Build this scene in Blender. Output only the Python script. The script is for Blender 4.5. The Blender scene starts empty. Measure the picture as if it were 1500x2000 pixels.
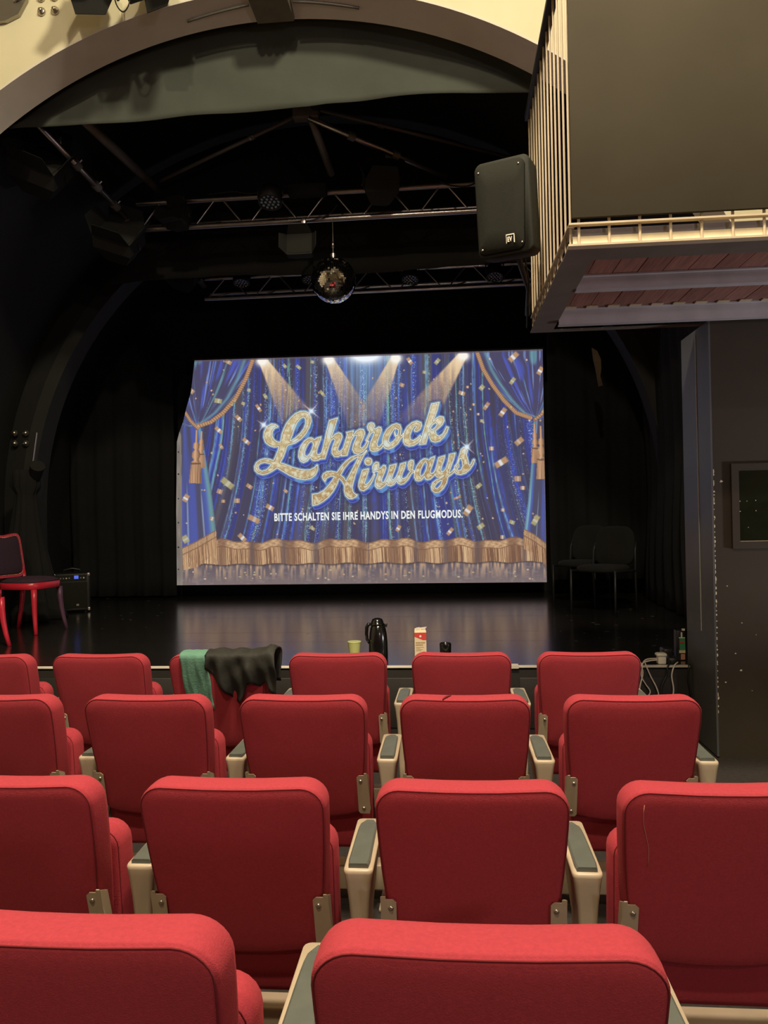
import bpy, bmesh, math, random
import numpy as np
from mathutils import Vector, Matrix
random.seed(3)
SC = bpy.context.scene
COL = SC.collection
PI = math.pi
# ------------------------------------------------------------------ camera, world, lamps, exposure
cam_data = bpy.data.cameras.new('camera'); cam = bpy.data.objects.new('camera', cam_data); COL.objects.link(cam)
cam_data.sensor_fit = 'VERTICAL'; cam_data.sensor_height = 36; cam_data.lens = 27.0
cam_data.clip_start = .05; cam_data.clip_end = 80
_yaw, _pitch, _roll = math.radians(4.986), math.radians(.226), math.radians(-1.1326)
cam.matrix_world = (Matrix.Translation((0, 0, 1.48)) @ Matrix.Rotation(_yaw, 4, 'Z') @ Matrix.Rotation(PI/2+_pitch, 4, 'X') @ Matrix.Rotation(_roll, 4, 'Z'))
SC.camera = cam
SC.view_settings.view_transform = 'Standard'; SC.view_settings.look = 'None'
SC.view_settings.exposure = 0.0; SC.view_settings.gamma = 1.0; SC.view_settings.use_curve_mapping = False
world = bpy.data.worlds.new('world'); SC.world = world; world.use_nodes = True
world.node_tree.nodes['Background'].inputs[0].default_value = (1.0, .82, .62, 1)
world.node_tree.nodes['Background'].inputs[1].default_value = .02
def lamp(name, loc, target, power, col, radius, cone=150, blend=.6):
    l = bpy.data.lights.new(name, 'SPOT'); o = bpy.data.objects.new(name, l); COL.objects.link(o)
    l.energy = power; l.color = col; l.shadow_soft_size = radius; l.spot_size = math.radians(cone); l.spot_blend = blend
    o.location = loc; o.rotation_euler = (Vector(target)-Vector(loc)).to_track_quat('-Z', 'Y').to_euler()
    return o
WARM = (1.0, .83, .58)
lamp('house_light_rear', (.35, -7.0, 6.4), (-.2, 2.5, .6), 230, (1.0, .80, .62), .10)
lamp('house_light_middle', (-.6, -2.6, 6.9), (-.4, 3.5, 1.0), 620, WARM, .14)
lamp('house_light_overhead', (-.3, 1.2, 6.9), (-.3, 1.5, 0), 1500, (1.0, .82, .66), .18, cone=98, blend=.5)
lamp('house_light_front', (.7, .6, 7.0), (-1.2, 5.2, 4.6), 900, (1.0, .87, .60), .28)
lamp('foyer_light', (3.4, -3.2, 2.2), (1.0, 2.5, 1.0), 120, (1.0, .84, .95), .25)
lamp('balcony_fill_light', (4.8, 3.4, .7), (1.3, 3.9, 2.62), 230, (.94, .92, 1.0), .15, cone=75)  # added unseen fill lamp, brightens the balcony's planks and joists from below

# ------------------------------------------------------------------ helpers
def lin(r, g, b):
    f = lambda c: (c/255/12.92) if c <= 10 else ((c/255+.055)/1.055)**2.4
    return (f(r), f(g), f(b), 1)
def material(name, col, rough=.6, metal=0., vary=0., vscale=8., bump=0., bscale=60., spec=.5, sheen=0., dark=None, stretch=None, coat=0.):
    m = bpy.data.materials.new(name); m.use_nodes = True
    nt = m.node_tree; b = nt.nodes['Principled BSDF']
    col = tuple(col) if len(col) == 4 else tuple(col)+(1,)
    b.inputs['Base Color'].default_value = col; b.inputs['Roughness'].default_value = rough
    b.inputs['Metallic'].default_value = metal; b.inputs['Specular IOR Level'].default_value = spec
    b.inputs['Coat Weight'].default_value = coat; b.inputs['Coat Roughness'].default_value = .18
    if sheen:
        b.inputs['Sheen Weight'].default_value = sheen; b.inputs['Sheen Roughness'].default_value = .45
        b.inputs['Sheen Tint'].default_value = (min(1, col[0]*2.2), col[1]*2.2, col[2]*2.2, 1)
    tc = nt.nodes.new('ShaderNodeTexCoord'); src = tc.outputs['Object']
    if stretch:
        mp = nt.nodes.new('ShaderNodeMapping'); mp.inputs['Scale'].default_value = stretch; nt.links.new(src, mp.inputs[0]); src = mp.outputs[0]
    if vary:
        n = nt.nodes.new('ShaderNodeTexNoise'); n.inputs['Scale'].default_value = vscale; n.inputs['Detail'].default_value = 5
        nt.links.new(src, n.inputs['Vector'])
        r = nt.nodes.new('ShaderNodeValToRGB'); r.color_ramp.elements[0].position = .3; r.color_ramp.elements[1].position = .72
        d = dark if dark else tuple(c*(1-vary) for c in col[:3])
        r.color_ramp.elements[0].color = tuple(d[:3])+(1,)
        r.color_ramp.elements[1].color = tuple(min(1, c*(1+vary*.6)) for c in col[:3])+(1,)
        nt.links.new(n.outputs['Fac'], r.inputs[0]); nt.links.new(r.outputs[0], b.inputs['Base Color'])
    if bump:
        n = nt.nodes.new('ShaderNodeTexNoise'); n.inputs['Scale'].default_value = bscale; n.inputs['Detail'].default_value = 3
        nt.links.new(src, n.inputs['Vector'])
        bp = nt.nodes.new('ShaderNodeBump'); bp.inputs['Strength'].default_value = bump; bp.inputs['Distance'].default_value = .004
        nt.links.new(n.outputs['Fac'], bp.inputs['Height']); nt.links.new(bp.outputs[0], b.inputs['Normal'])
    return m
def emitter(name, col, strength=1.):
    m = material(name, (0, 0, 0, 1), .5)
    b = m.node_tree.nodes['Principled BSDF']
    b.inputs['Emission Color'].default_value = col; b.inputs['Emission Strength'].default_value = strength
    return m
def origin(o):
    v = Vector((0, 0, 0))
    while o is not None: v += o.location; o = o.parent
    return v
class MB:
    """collects shapes and links them as ONE mesh object"""
    def __init__(self): self.v = []; self.f = []; self.s = []
    def add(self, v, f, smooth=False, M=None):
        n = len(self.v)
        self.v += [tuple(M @ Vector(p)) for p in v] if M is not None else [tuple(p) for p in v]
        self.f += [tuple(i+n for i in q) for q in f]; self.s += [smooth]*len(f); return self
    def box(self, a, b, M=None, bev=0.):
        (x0, y0, z0), (x1, y1, z1) = a, b
        if bev <= 0:
            v = [(x0,y0,z0),(x1,y0,z0),(x1,y1,z0),(x0,y1,z0),(x0,y0,z1),(x1,y0,z1),(x1,y1,z1),(x0,y1,z1)]
            return self.add(v, [(0,3,2,1),(4,5,6,7),(0,1,5,4),(1,2,6,5),(2,3,7,6),(3,0,4,7)], False, M)
        bm = bmesh.new(); bmesh.ops.create_cube(bm, size=1)
        for q in bm.verts: q.co = Vector(((x0+x1)/2+q.co.x*(x1-x0), (y0+y1)/2+q.co.y*(y1-y0), (z0+z1)/2+q.co.z*(z1-z0)))
        bmesh.ops.bevel(bm, geom=bm.edges[:], offset=bev, segments=2, affect='EDGES', profile=.5)
        return self.bm(bm, True, M)
    def bm(self, bm, smooth=False, M=None):
        bm.verts.index_update()
        v = [q.co[:] for q in bm.verts]; f = [tuple(q.index for q in p.verts) for p in bm.faces]; bm.free()
        return self.add(v, f, smooth, M)
    def cyl(self, p, q, r, r2=None, n=12, cap=True, M=None):
        p, q = Vector(p), Vector(q); r2 = r if r2 is None else r2
        d = (q-p).normalized(); a = d.orthogonal().normalized(); b = d.cross(a)
        v = []; f = []
        for c, rr in ((p, r), (q, r2)):
            for i in range(n): t = 2*PI*i/n; v.append(c+(a*math.cos(t)+b*math.sin(t))*rr)
        for i in range(n): j = (i+1) % n; f.append((i, j, n+j, n+i))
        self.add(v, f, True, M)
        if cap: self.add(v, [tuple(range(n))[::-1], tuple(range(n, 2*n))], False, M)
        return self
    def tube(self, pts, r, n=8, M=None, closed=False):
        P = [Vector(p) for p in pts]; v = []; f = []; m = len(P); up = None
        rr = r if hasattr(r, '__len__') else [r]*m
        for k, c in enumerate(P):
            if closed: d = (P[(k+1) % m]-P[k-1]).normalized()
            else: d = (P[min(k+1, m-1)]-P[max(k-1, 0)]).normalized()
            if up is None: up = d.orthogonal().normalized()
            up = (up-d*up.dot(d)).normalized(); b = d.cross(up)
            for i in range(n): t = 2*PI*i/n; v.append(c+(up*math.cos(t)+b*math.sin(t))*rr[k])
        for k in range(m if closed else m-1):
            k2 = (k+1) % m
            for i in range(n): j = (i+1) % n; f.append((k*n+i, k*n+j, k2*n+j, k2*n+i))
        if not closed: f += [tuple(range(n))[::-1], tuple(range((m-1)*n, m*n))]
        return self.add(v, f, True, M)
    def lathe(self, prof, n=24, M=None, c=(0, 0, 0)):
        v = []; f = []; m = len(prof)
        for r, z in prof:
            for i in range(n): t = 2*PI*i/n; v.append((c[0]+r*math.cos(t), c[1]+r*math.sin(t), c[2]+z))
        for k in range(m-1):
            for i in range(n): j = (i+1) % n; f.append((k*n+i, k*n+j, (k+1)*n+j, (k+1)*n+i))
        f += [tuple(range(n))[::-1], tuple(range((m-1)*n, m*n))]
        return self.add(v, f, True, M)
    def prism(self, poly, d0, d1, axis='y', M=None, smooth=False):
        n = len(poly)
        put = {'y': lambda a, b, d: (a, d, b), 'x': lambda a, b, d: (d, a, b), 'z': lambda a, b, d: (a, b, d)}[axis]
        v = [put(a, b, d0) for a, b in poly]+[put(a, b, d1) for a, b in poly]
        f = [(i, (i+1) % n, n+(i+1) % n, n+i) for i in range(n)]
        self.add(v, f, smooth, M)
        return self.add(v, [tuple(range(n))[::-1], tuple(range(n, 2*n))], False, M)
    def rings(self, R, cap0=True, cap1=True, M=None, smooth=True):
        n = len(R[0]); v = [p for r in R for p in r]; f = []
        for k in range(len(R)-1):
            for i in range(n): j = (i+1) % n; f.append((k*n+i, k*n+j, (k+1)*n+j, (k+1)*n+i))
        if cap0: f.append(tuple(range(n))[::-1])
        if cap1: f.append(tuple(range((len(R)-1)*n, len(R)*n)))
        return self.add(v, f, smooth, M)
    def build(self, name, mat, parent=None, fix=True):
        o0 = origin(parent) if parent is not None else Vector((0, 0, 0))
        me = bpy.data.meshes.new(name)
        me.from_pydata([(x-o0.x, y-o0.y, z-o0.z) for x, y, z in self.v], [], self.f)
        me.polygons.foreach_set('use_smooth', self.s)
        if fix:
            bm = bmesh.new(); bm.from_mesh(me); bmesh.ops.recalc_face_normals(bm, faces=bm.faces); bm.to_mesh(me); bm.free()
        me.materials.append(mat); me.update()
        o = bpy.data.objects.new(name, me); COL.objects.link(o)
        if parent is not None: o.parent = parent
        return o
def tag(o, label=None, cat=None, group=None, kind=None):
    for k, x in (('label', label), ('category', cat), ('group', group), ('kind', kind)):
        if x: o[k] = x
    return o
def thing(name, loc, label, cat, group=None):
    o = bpy.data.objects.new(name, None); COL.objects.link(o); o.location = loc; o.empty_display_size = .05
    return tag(o, label, cat, group)
def structure(name, mb, mat, parent=None):
    o = mb.build(name, mat, parent)
    if parent is None: o['kind'] = 'structure'
    return o
def copy_tree(o, parent=None):
    c = o.copy(); COL.objects.link(c); c.parent = parent
    for ch in list(o.children): copy_tree(ch, c)
    return c
def frame(loc, z=0., x=0., y=0.): return Matrix.Translation(loc) @ Matrix.Rotation(z, 4, 'Z') @ Matrix.Rotation(x, 4, 'X') @ Matrix.Rotation(y, 4, 'Y')
def text_mesh(body, size, bold=0., sx=1., depth=0.):
    c = bpy.data.curves.new('lettering', 'FONT'); c.body = body; c.size = size; c.offset = bold; c.extrude = depth; c.resolution_u = 3; c.align_x = 'LEFT'; c.space_character = 1.10
    o = bpy.data.objects.new('lettering', c); COL.objects.link(o)
    dg = bpy.context.evaluated_depsgraph_get(); me = bpy.data.meshes.new_from_object(o.evaluated_get(dg))
    v = [(q.co.x*sx, q.co.y, q.co.z) for q in me.vertices]; f = [tuple(p.vertices) for p in me.polygons]
    bpy.data.objects.remove(o); bpy.data.curves.remove(c); bpy.data.meshes.remove(me)
    return v, f

# ------------------------------------------------------------------ materials
M = {}
def addm(k, *a, **kw): M[k] = material(k, *a, **kw)
addm('cream_plaster', (.86, .80, .56), .75, vary=.05, vscale=3, bump=.15, bscale=18)
addm('grey_plaster', (.84, .79, .71), .7, vary=.06, vscale=4)
addm('black_paint', (.030, .027, .022), .55, vary=.25, vscale=3, bump=.2, bscale=30)
addm('brown_black_paint', (.054, .042, .027), .6, spec=.3, vary=.15, vscale=2.2, bump=.06, bscale=60)
addm('pillar_paint', (.10, .105, .105), .42, vary=.1, vscale=3)
addm('strip_grey', (.5, .5, .48), .5)
addm('edge_cream', (.86, .76, .52), .5, vary=.12, vscale=14)
addm('hall_wall', (.62, .54, .40), .8, vary=.05, vscale=2)
addm('hall_ceiling', (.50, .45, .36), .8)
addm('stage_black', (.008, .008, .0072), .8, vary=.2, vscale=2)
addm('rib_paint', (.022, .022, .020), .75, vary=.15, vscale=4)
addm('stage_boards', (.018, .016, .013), .20, vary=.35, vscale=5, bump=.03, bscale=22, stretch=(1, 9, 1), spec=1.0, coat=.5)
addm('fascia', (.022, .019, .015), .6, vary=.3, vscale=3, bump=.2, bscale=25)
addm('white_edge', (.72, .67, .55), .5, vary=.15, vscale=9)
addm('carpet', (.030, .024, .020), .95, vary=.3, vscale=40, bump=.4, bscale=300)
addm('border_cloth', (.088, .099, .085), .95, vary=.12, vscale=3, bump=.5, bscale=14, sheen=.2)
addm('black_cloth', (.0045, .0045, .0045), .95, vary=.3, vscale=3)
addm('dark_cloth', (.009, .009, .008), .95, vary=.3, vscale=4, bump=.3, bscale=30)
addm('red_fabric', (.41, .036, .050), .92, vary=.10, vscale=160, bump=.25, bscale=420, sheen=.12)
addm('seam_red', (.17, .012, .015), .95)
addm('beige_metal', (.50, .41, .28), .42, vary=.06, vscale=12, spec=.5)
addm('arm_pad', (.105, .118, .098), .45, vary=.08, vscale=30)
addm('screw_steel', (.62, .58, .50), .3, metal=1.)
addm('steel', (.55, .51, .51), .32, metal=1., vary=.12, vscale=12)
addm('dark_steel', (.17, .16, .145), .45, metal=.25)
addm('black_metal', (.016, .016, .015), .5, vary=.2, vscale=10)
addm('fixture_grey', (.026, .026, .024), .75, spec=.08)
addm('black_plastic', (.016, .016, .014), .38, spec=.5)
addm('speaker_body', (.020, .021, .015), .75, spec=.25, bump=.3, bscale=200)
addm('speaker_grille', (.018, .019, .013), .85, spec=.2, bump=.7, bscale=500)
addm('white_plastic', (.80, .76, .62), .4)
addm('balcony_board', (.046, .039, .024), .85, spec=.15, vary=.10, vscale=2.5, bump=.1, bscale=20)
addm('balcony_steel', (.52, .47, .36), .45, vary=.10, vscale=9, metal=.2)
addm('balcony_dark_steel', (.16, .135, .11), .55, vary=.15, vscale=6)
addm('joist_grey', (.50, .48, .50), .5, vary=.15, vscale=6)
addm('bar_cream', (.56, .47, .32), .45, vary=.08, vscale=12)
addm('plank_wood', (.30, .135, .10), .6, vary=.3, vscale=5, stretch=(14, 1, 4), bump=.2, bscale=20)
addm('plank_wood_b', (.25, .108, .08), .6, vary=.3, vscale=5, stretch=(14, 1, 4), bump=.2, bscale=20)
addm('mirror', (.82, .80, .76), .04, metal=1.)
addm('red_paint', (.62, .022, .045), .35, vary=.05, vscale=10, coat=.2)
addm('purple_paint', (.105, .045, .085), .45)
addm('purple_cloth', (.042, .018, .032), .9, vary=.2, vscale=60, sheen=.2)
addm('brass', (.72, .52, .25), .3, metal=1.)
addm('carafe_black', (.006, .006, .006), .12, coat=.5)
addm('lime_ceramic', (.52, .55, .20), .35)
addm('carton_cream', (.74, .62, .40), .55)
addm('carton_red', (.62, .06, .05), .5)
addm('print_brown', (.36, .22, .10), .6)
addm('print_rose', (.55, .26, .17), .6)
addm('green_print', (.06, .27, .13), .45)
addm('towel_green', (.13, .30, .21), .95, vary=.15, vscale=30, bump=.4, bscale=120, sheen=.2)
addm('jacket_black', (.020, .021, .015), .75, vary=.2, vscale=14, bump=.2, bscale=60)
addm('glass_dark', (.012, .016, .008), .06, spec=.5, vary=.3, vscale=14)
addm('socket_metal', (.36, .34, .29), .35, metal=.8)
addm('kbeige', (.20, .18, .14), .75, vary=.15, vscale=10, bump=.3, bscale=30)
addm('lens_dark', (.03, .035, .04), .08, spec=.8)
addm('led_lens', (.30, .40, .42), .15, spec=.8)
addm('paint_chip', (.80, .74, .58), .8)
addm('cable_white', (.74, .66, .56), .5)
addm('cable_black', (.012, .012, .012), .5)
addm('scuff', (.16, .14, .11), .7)
addm('tan_cloth', (.10, .065, .035), .9, vary=.2, vscale=12)
addm('tape_grey', (.60, .55, .44), .6)
M['blue_screen'] = emitter('blue_screen', (.10, .16, .8, 1), .9)

def paint_projection(X, Y):
    """The projected slide, drawn in its own sheet units (x right, y down); returns sRGB colours."""
    rg = np.random.default_rng(7)
    H, W = X.shape
    def vnoise(u, v, seed):
        r = np.random.default_rng(seed).random((97, 97))
        u = np.mod(u, 96.); v = np.mod(v, 96.)
        i = u.astype(int); j = v.astype(int); a = u - i; b = v - j
        a = a*a*(3-2*a); b = b*b*(3-2*b)
        return (r[j, i]*(1-a)+r[j, i+1]*a)*(1-b)+(r[j+1, i]*(1-a)+r[j+1, i+1]*a)*b
    def sm(a, b, t):
        t = np.clip((t-a)/(b-a), 0, 1); return t*t*(3-2*t)
    def mix(C, c, a):
        a = np.clip(a, 0, 1)[..., None]; return C*(1-a)+np.asarray(c, float)/255*a
    def interp(y, pts): return np.interp(y, [p[1] for p in pts], [p[0] for p in pts])
    def segd(px, py, x0, y0, x1, y1):
        dx, dy = x1-x0, y1-y0; t = np.clip(((px-x0)*dx+(py-y0)*dy)/(dx*dx+dy*dy+1e-9), 0, 1)
        return np.hypot(px-x0-t*dx, py-y0-t*dy), t
    def poly_sd(px, py, P):
        d = np.full(px.shape, 1e9); ins = np.zeros(px.shape, bool)
        n = len(P)
        for k in range(n):
            (x0, y0), (x1, y1) = P[k], P[(k+1) % n]
            d = np.minimum(d, segd(px, py, x0, y0, x1, y1)[0])
            if y0 != y1:
                c = ((y0 > py) != (y1 > py)) & (px < (x1-x0)*(py-y0)/(y1-y0)+x0)
                ins ^= c
        return np.where(ins, -d, d)
    def window(x0, y0, x1, y1):
        m = (X >= x0) & (X <= x1) & (Y >= y0) & (Y <= y1)
        r = np.where(m.any(1))[0]; c = np.where(m.any(0))[0]
        if len(r) == 0 or len(c) == 0: return None
        return slice(r[0], r[-1]+1), slice(c[0], c[-1]+1)
    C = np.ones((H, W, 3))*np.array([68, 62, 76])/255
    # ---- the main curtain: folds that flare towards the hem
    fl = 1+.20*np.clip((Y-720)/330, 0, 1.2)**2.2
    U = 712+(X-712)/fl
    C = mix(C, (66, 62, 84), .8*vnoise(U*.11, Y*.004, 1))
    C = mix(C, (56, 60, 132), .75*sm(.45, .8, vnoise(U*.12, Y*.003+9, 2)))
    C = mix(C, (84, 78, 84), .9*sm(.55, .85, vnoise(U*.1+31, Y*.003, 3)))
    for k in range(300):
        u0 = rg.uniform(335, 1088); w = rg.uniform(.5, 1.7) if k > 46 else rg.uniform(2.5, 5.5)
        kind = rg.random(); y0 = rg.uniform(600, 930); ln = rg.uniform(120, 460); am = rg.uniform(.4, .9)*(.75 if k <= 46 else 1)
        col = (64, 82, 196) if kind < .45 or k <= 46 else (120, 170, 220) if kind < .70 else (110, 175, 185) if kind < .90 else (120, 190, 160)
        wdw = window(712+(u0-712)*(1.32 if u0 < 712 else 1)-22, y0-60, 712+(u0-712)*(1 if u0 < 712 else 1.32)+22, y0+ln+40)
        if wdw is None: continue
        x, y, uq = X[wdw], Y[wdw], U[wdw]
        uu = u0+5*(vnoise(y*.014+k*3.7, np.full_like(y, k*1.3), 4)-.5)
        ends = sm(y0-60, y0+20, y)*(1-sm(y0+ln-80, y0+ln+40, y))
        S = mix(C[wdw], col, np.exp(-((uq-uu)/w)**2)*ends*am*(.4+.85*vnoise(x*.5, y*.13, 5)))
        if k % 3 == 0:   # glitter along the bright side of a fold
            gl = np.exp(-((uq-uu-2)/3.2)**2)*(vnoise(x*.85, y*.85, 6) > .76)*ends
            S = mix(S, (185, 220, 232), .6*gl)
        C[wdw] = S
    dark = sm(.58, .78, vnoise(U*.16+7, Y*.002, 11))
    C = mix(C, (62, 58, 74), .7*dark)
    # bright centre behind the lamps at the top
    glow = np.exp(-((X-716)/58)**2)*(1-sm(690, 860, Y))
    C = mix(C, (150, 195, 235), .62*glow*(.55+.6*vnoise(X*.33, Y*.01, 12)))
    C = mix(C, (245, 252, 255), 1.8*np.exp(-((X-714)/30)**2-((Y-694)/14)**2))
    # ---- lamp beams
    for (bx, by, ex, ey, w1, s) in [(512, 702, 590, 835, 50, .85), (642, 700, 705, 825, 36, .7), (773, 697, 712, 835, 36, .7), (905, 692, 810, 830, 50, .9)]:
        dx, dy = ex-bx, ey-by; L = np.hypot(dx, dy); t = ((X-bx)*dx+(Y-by)*dy)/L/L; pd = np.abs((X-bx)*dy-(Y-by)*dx)/L
        wd = 9+w1*.62*np.clip(t, 0, 1.4)
        a = (1-sm(.72, 1.0, pd/wd))*np.clip(1.15-t*1.0, 0, 1)*(t > -.02)
        a = a*(.62+.55*vnoise(X*.25+3, Y*.03, 21))
        C = mix(C, (205, 165, 118), s*a*1.1)
        C = mix(C, (235, 205, 160), .5*a*(vnoise(X*.8, Y*.8, 22) > .74))
        C = mix(C, (250, 225, 180), .8*a*np.exp(-(t/.35)**2))
        C = mix(C, (255, 250, 235), 1.6*np.exp(-(((X-bx)/11)**2+((Y-by-3)/9)**2)))
    # ---- hem of gold fringe
    wob = 3.0*np.sin((X-350)*.055)+2.0*np.sin((X-350)*.121+1)-.006*(X-345)
    hem0 = 1057+wob; hem1 = 1073+wob*.9; hem2 = 1103-.009*(X-345)+1.5*np.sin(X*.09)
    m = (Y > hem0) & (Y < hem2+2*vnoise(X*.8, Y*0, 31))
    br = .5+.5*np.sin(X*.42+np.sin(Y*.5))*np.sin(Y*.62+X*.1)*.8+.4*(vnoise(X*.5, Y*.5, 32)-.5)
    strand = .55*vnoise(X*.85+2*np.sin(Y*.05), Y*.012, 33)+.45*vnoise(X*.09, Y*.01, 34)
    gold = np.stack([150+75*strand, 112+62*strand, 76+44*strand], -1)/255
    fine = vnoise(X*1.25+1.5*np.sin(Y*.06), Y*.01, 36)
    gold = mix(gold, (228, 192, 135), sm(.55, .8, strand)*.8); gold = mix(gold, (104, 70, 48), sm(.5, .2, fine)*.7); gold = mix(gold, (246, 216, 160), sm(.72, .92, fine)*.7)
    gold = mix(gold, (110, 76, 52), sm(.42, .2, strand)*.8)
    band = np.stack([165+60*br, 128+55*br, 92+36*br], -1)/255
    band = mix(band, (120, 84, 58), ((Y < hem0+2.2) | (Y > hem1-2)).astype(float)*.7)
    F = np.where((Y < hem1)[..., None], band, gold)
    grp = .5+.5*np.cos((X-350)*2*np.pi/63+1.2*np.sin((X-350)*.013))
    F = mix(F, (240, 205, 150), sm(.6, 1, grp)*.65*(Y > hem1)*sm(.4, .7, strand)); F = mix(F, (112, 78, 56), sm(.4, 0, grp)*.65)
    for gx, gw in [(492, 5), (554, 6), (617, 8), (720, 1.2), (812, 5), (870, 6), (932, 7), (1024, 5)]:
        F = mix(F, (96, 78, 74), np.exp(-((X-gx)/gw)**2)*.75)
    C = np.where(m[..., None], F, C)
    # ---- boards below the hem, with a broken reflection of the fringe
    fm = Y >= hem2
    rf = vnoise(X*.30, Y*.05, 41)
    base = np.stack([122+0*X, 106+0*X, 100+0*X], -1)/255
    base = mix(base, (214, 172, 124), sm(.45, .85, rf)*np.clip(1-(Y-hem2)/34, 0, 1)*.9)
    base = mix(base, (84, 76, 82), sm(.55, .25, rf)*np.clip(1-(Y-hem2)/40, 0, 1)*.8)
    base = mix(base, (150, 140, 140), sm(.6, .9, vnoise(X*.14, Y*.3, 42))*.35)
    base = mix(base, (70, 58, 52), np.exp(-((Y-hem2-1)/2.2)**2)*.8)
    C = np.where(fm[..., None], base, C)
    # ---- tied-back side curtains
    for sgn in (-1, 1):
        if sgn < 0:
            rope = [(494, 702), (480, 740), (460, 778), (436, 806), (412, 824), (388, 832)]; tie = (386, 833); edge = -1
        else:
            rope = [(931, 686), (944, 722), (962, 752), (984, 782), (1008, 806), (1036, 816)]; tie = (1046, 818); edge = 1
        ys = [p[1] for p in rope]; xs = [p[0] for p in rope]
        bx = np.interp(Y, ys, xs)
        inside = (Y < tie[1]) & ((X < bx) if sgn < 0 else (X > bx))
        # folds that run from the top rail into the knot
        t = np.clip((tie[1]-Y)/(tie[1]-695.), .02, 1)
        top = tie[0]+(X-tie[0])/(t**.75)
        n = vnoise(top*.17+50, t*2.5, 51+sgn)
        sw = np.ones((H, W, 3))*np.array([72, 68, 94])/255
        sw = mix(sw, (78, 90, 186), sm(.5, .85, n)*.85)
        sw = mix(sw, (128, 150, 205), sm(.72, .92, vnoise(top*.31+9, t*3+4, 53+sgn))*.8)
        sw = mix(sw, (110, 175, 175), sm(.75, .92, vnoise(top*.21+29, t*2, 55+sgn))*.6)
        sw = mix(sw, (118, 185, 190), np.exp(-((np.abs(X-bx)-16)/4)**2)*.55)
        C = np.where(inside[..., None], sw, C)
        # the hanging tail below the knot
        if sgn < 0:
            ex = np.interp(Y, [833, 900, 960, 1045], [392, 403, 413, 423]); tail = (Y >= 833) & (X < ex)
            q = (ex-X)/np.clip(ex-352, 20, None)
        else:
            ex = np.interp(Y, [818, 900, 980, 1040], [1043, 1038, 1031, 1023]); tail = (Y >= 818) & (X > ex)
            q = (X-ex)/np.clip(1068-ex, 20, None)
        n = vnoise(q*5+70, Y*.006, 57+sgn)
        sw = np.ones((H, W, 3))*np.array([74, 72, 92])/255
        sw = mix(sw, (74, 88, 175), sm(.45, .8, n)*.8)
        sw = mix(sw, (150, 175, 205), sm(.7, .9, vnoise(q*9+11, Y*.006, 59+sgn))*.7)
        sw = mix(sw, (120, 190, 180), np.exp(-((q-.08)/.09)**2)*.65)
        if sgn < 0: h0 = np.interp(X, [345, 385, 423], [1075, 1056, 1034]); hb = np.interp(X, [345, 385, 423], [1117, 1108, 1078])
        else: h0 = np.interp(X, [1023, 1045, 1068], [1032, 1044, 1062]); hb = np.interp(X, [1023, 1045, 1068], [1072, 1082, 1108])
        fr = mix(gold, (185, 150, 108), ((Y-h0) < 15)*.5*(.4+br))
        fr = mix(fr, (120, 84, 58), (((Y-h0) < 2.4) | (np.abs(Y-h0-14) < 1.2))*.7)
        sw = np.where((Y > h0)[..., None], fr, sw)
        C = np.where((tail & (Y < hb))[..., None], sw, C)
        # ropes
        d = np.full((H, W), 1e9); al = np.zeros((H, W)); acc = 0
        cord = [rope, ([(362, 806), (372, 822), (386, 836)] if sgn < 0 else [(1066, 796), (1057, 810), (1044, 820)])]
        for ci, R in enumerate(cord):
            for (x0, y0), (x1, y1) in zip(R[:-1], R[1:]):
                dd, tt = segd(X, Y, x0, y0, x1, y1); L = np.hypot(x1-x0, y1-y0)
                nd = dd+(0 if ci == 0 else 1.0)
                al = np.where(nd < d, acc+tt*L, al); d = np.minimum(d, nd); acc += L
        tw = .5+.5*np.sin(al*1.6+X*.35)
        rc = np.stack([150+55*tw, 112+46*tw, 78+34*tw], -1)/255
        rc = mix(rc, (105, 74, 54), sm(2.2, 4.2, d)*.7)
        C = np.where((d < 4.4)[..., None], rc, C)
        # tassels
        for (tx, ty, ln, wd) in ([(384, 840, 104, 12.5), (394, 842, 72, 9)][::-1] if sgn < 0 else [(1044, 828, 76, 9), (1056, 832, 104, 11)]):
            prof = [(0, 1.6), (.22, 2), (.26, 5.5*wd/12), (.33, 6*wd/12), (.37, 3), (.42, 7*wd/12), (.50, 8*wd/12), (.56, 4*wd/12), (.60, wd*.72), (.66, wd*.8), (1, wd)]
            tt = (Y-ty)/ln; hw = np.interp(tt, [p[0] for p in prof], [p[1] for p in prof])
            lean = tx-2.5*tt*(1 if sgn < 0 else -1)
            ins = (tt >= 0) & (tt <= 1) & (np.abs(X-lean) < hw)
            v = 1-np.abs(X-lean+hw*.25)/(hw+1)
            st = vnoise(X*1.1, Y*.03, 61)
            v = np.where(tt > .6, .3*v+.7*st, v)
            tc = np.stack([118+105*v, 86+86*v, 60+64*v], -1)/255
            tc = mix(tc, (100, 72, 52), (np.abs(tt-.63) < .018)*.8)
            C = np.where(ins[..., None], tc, C)
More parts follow.
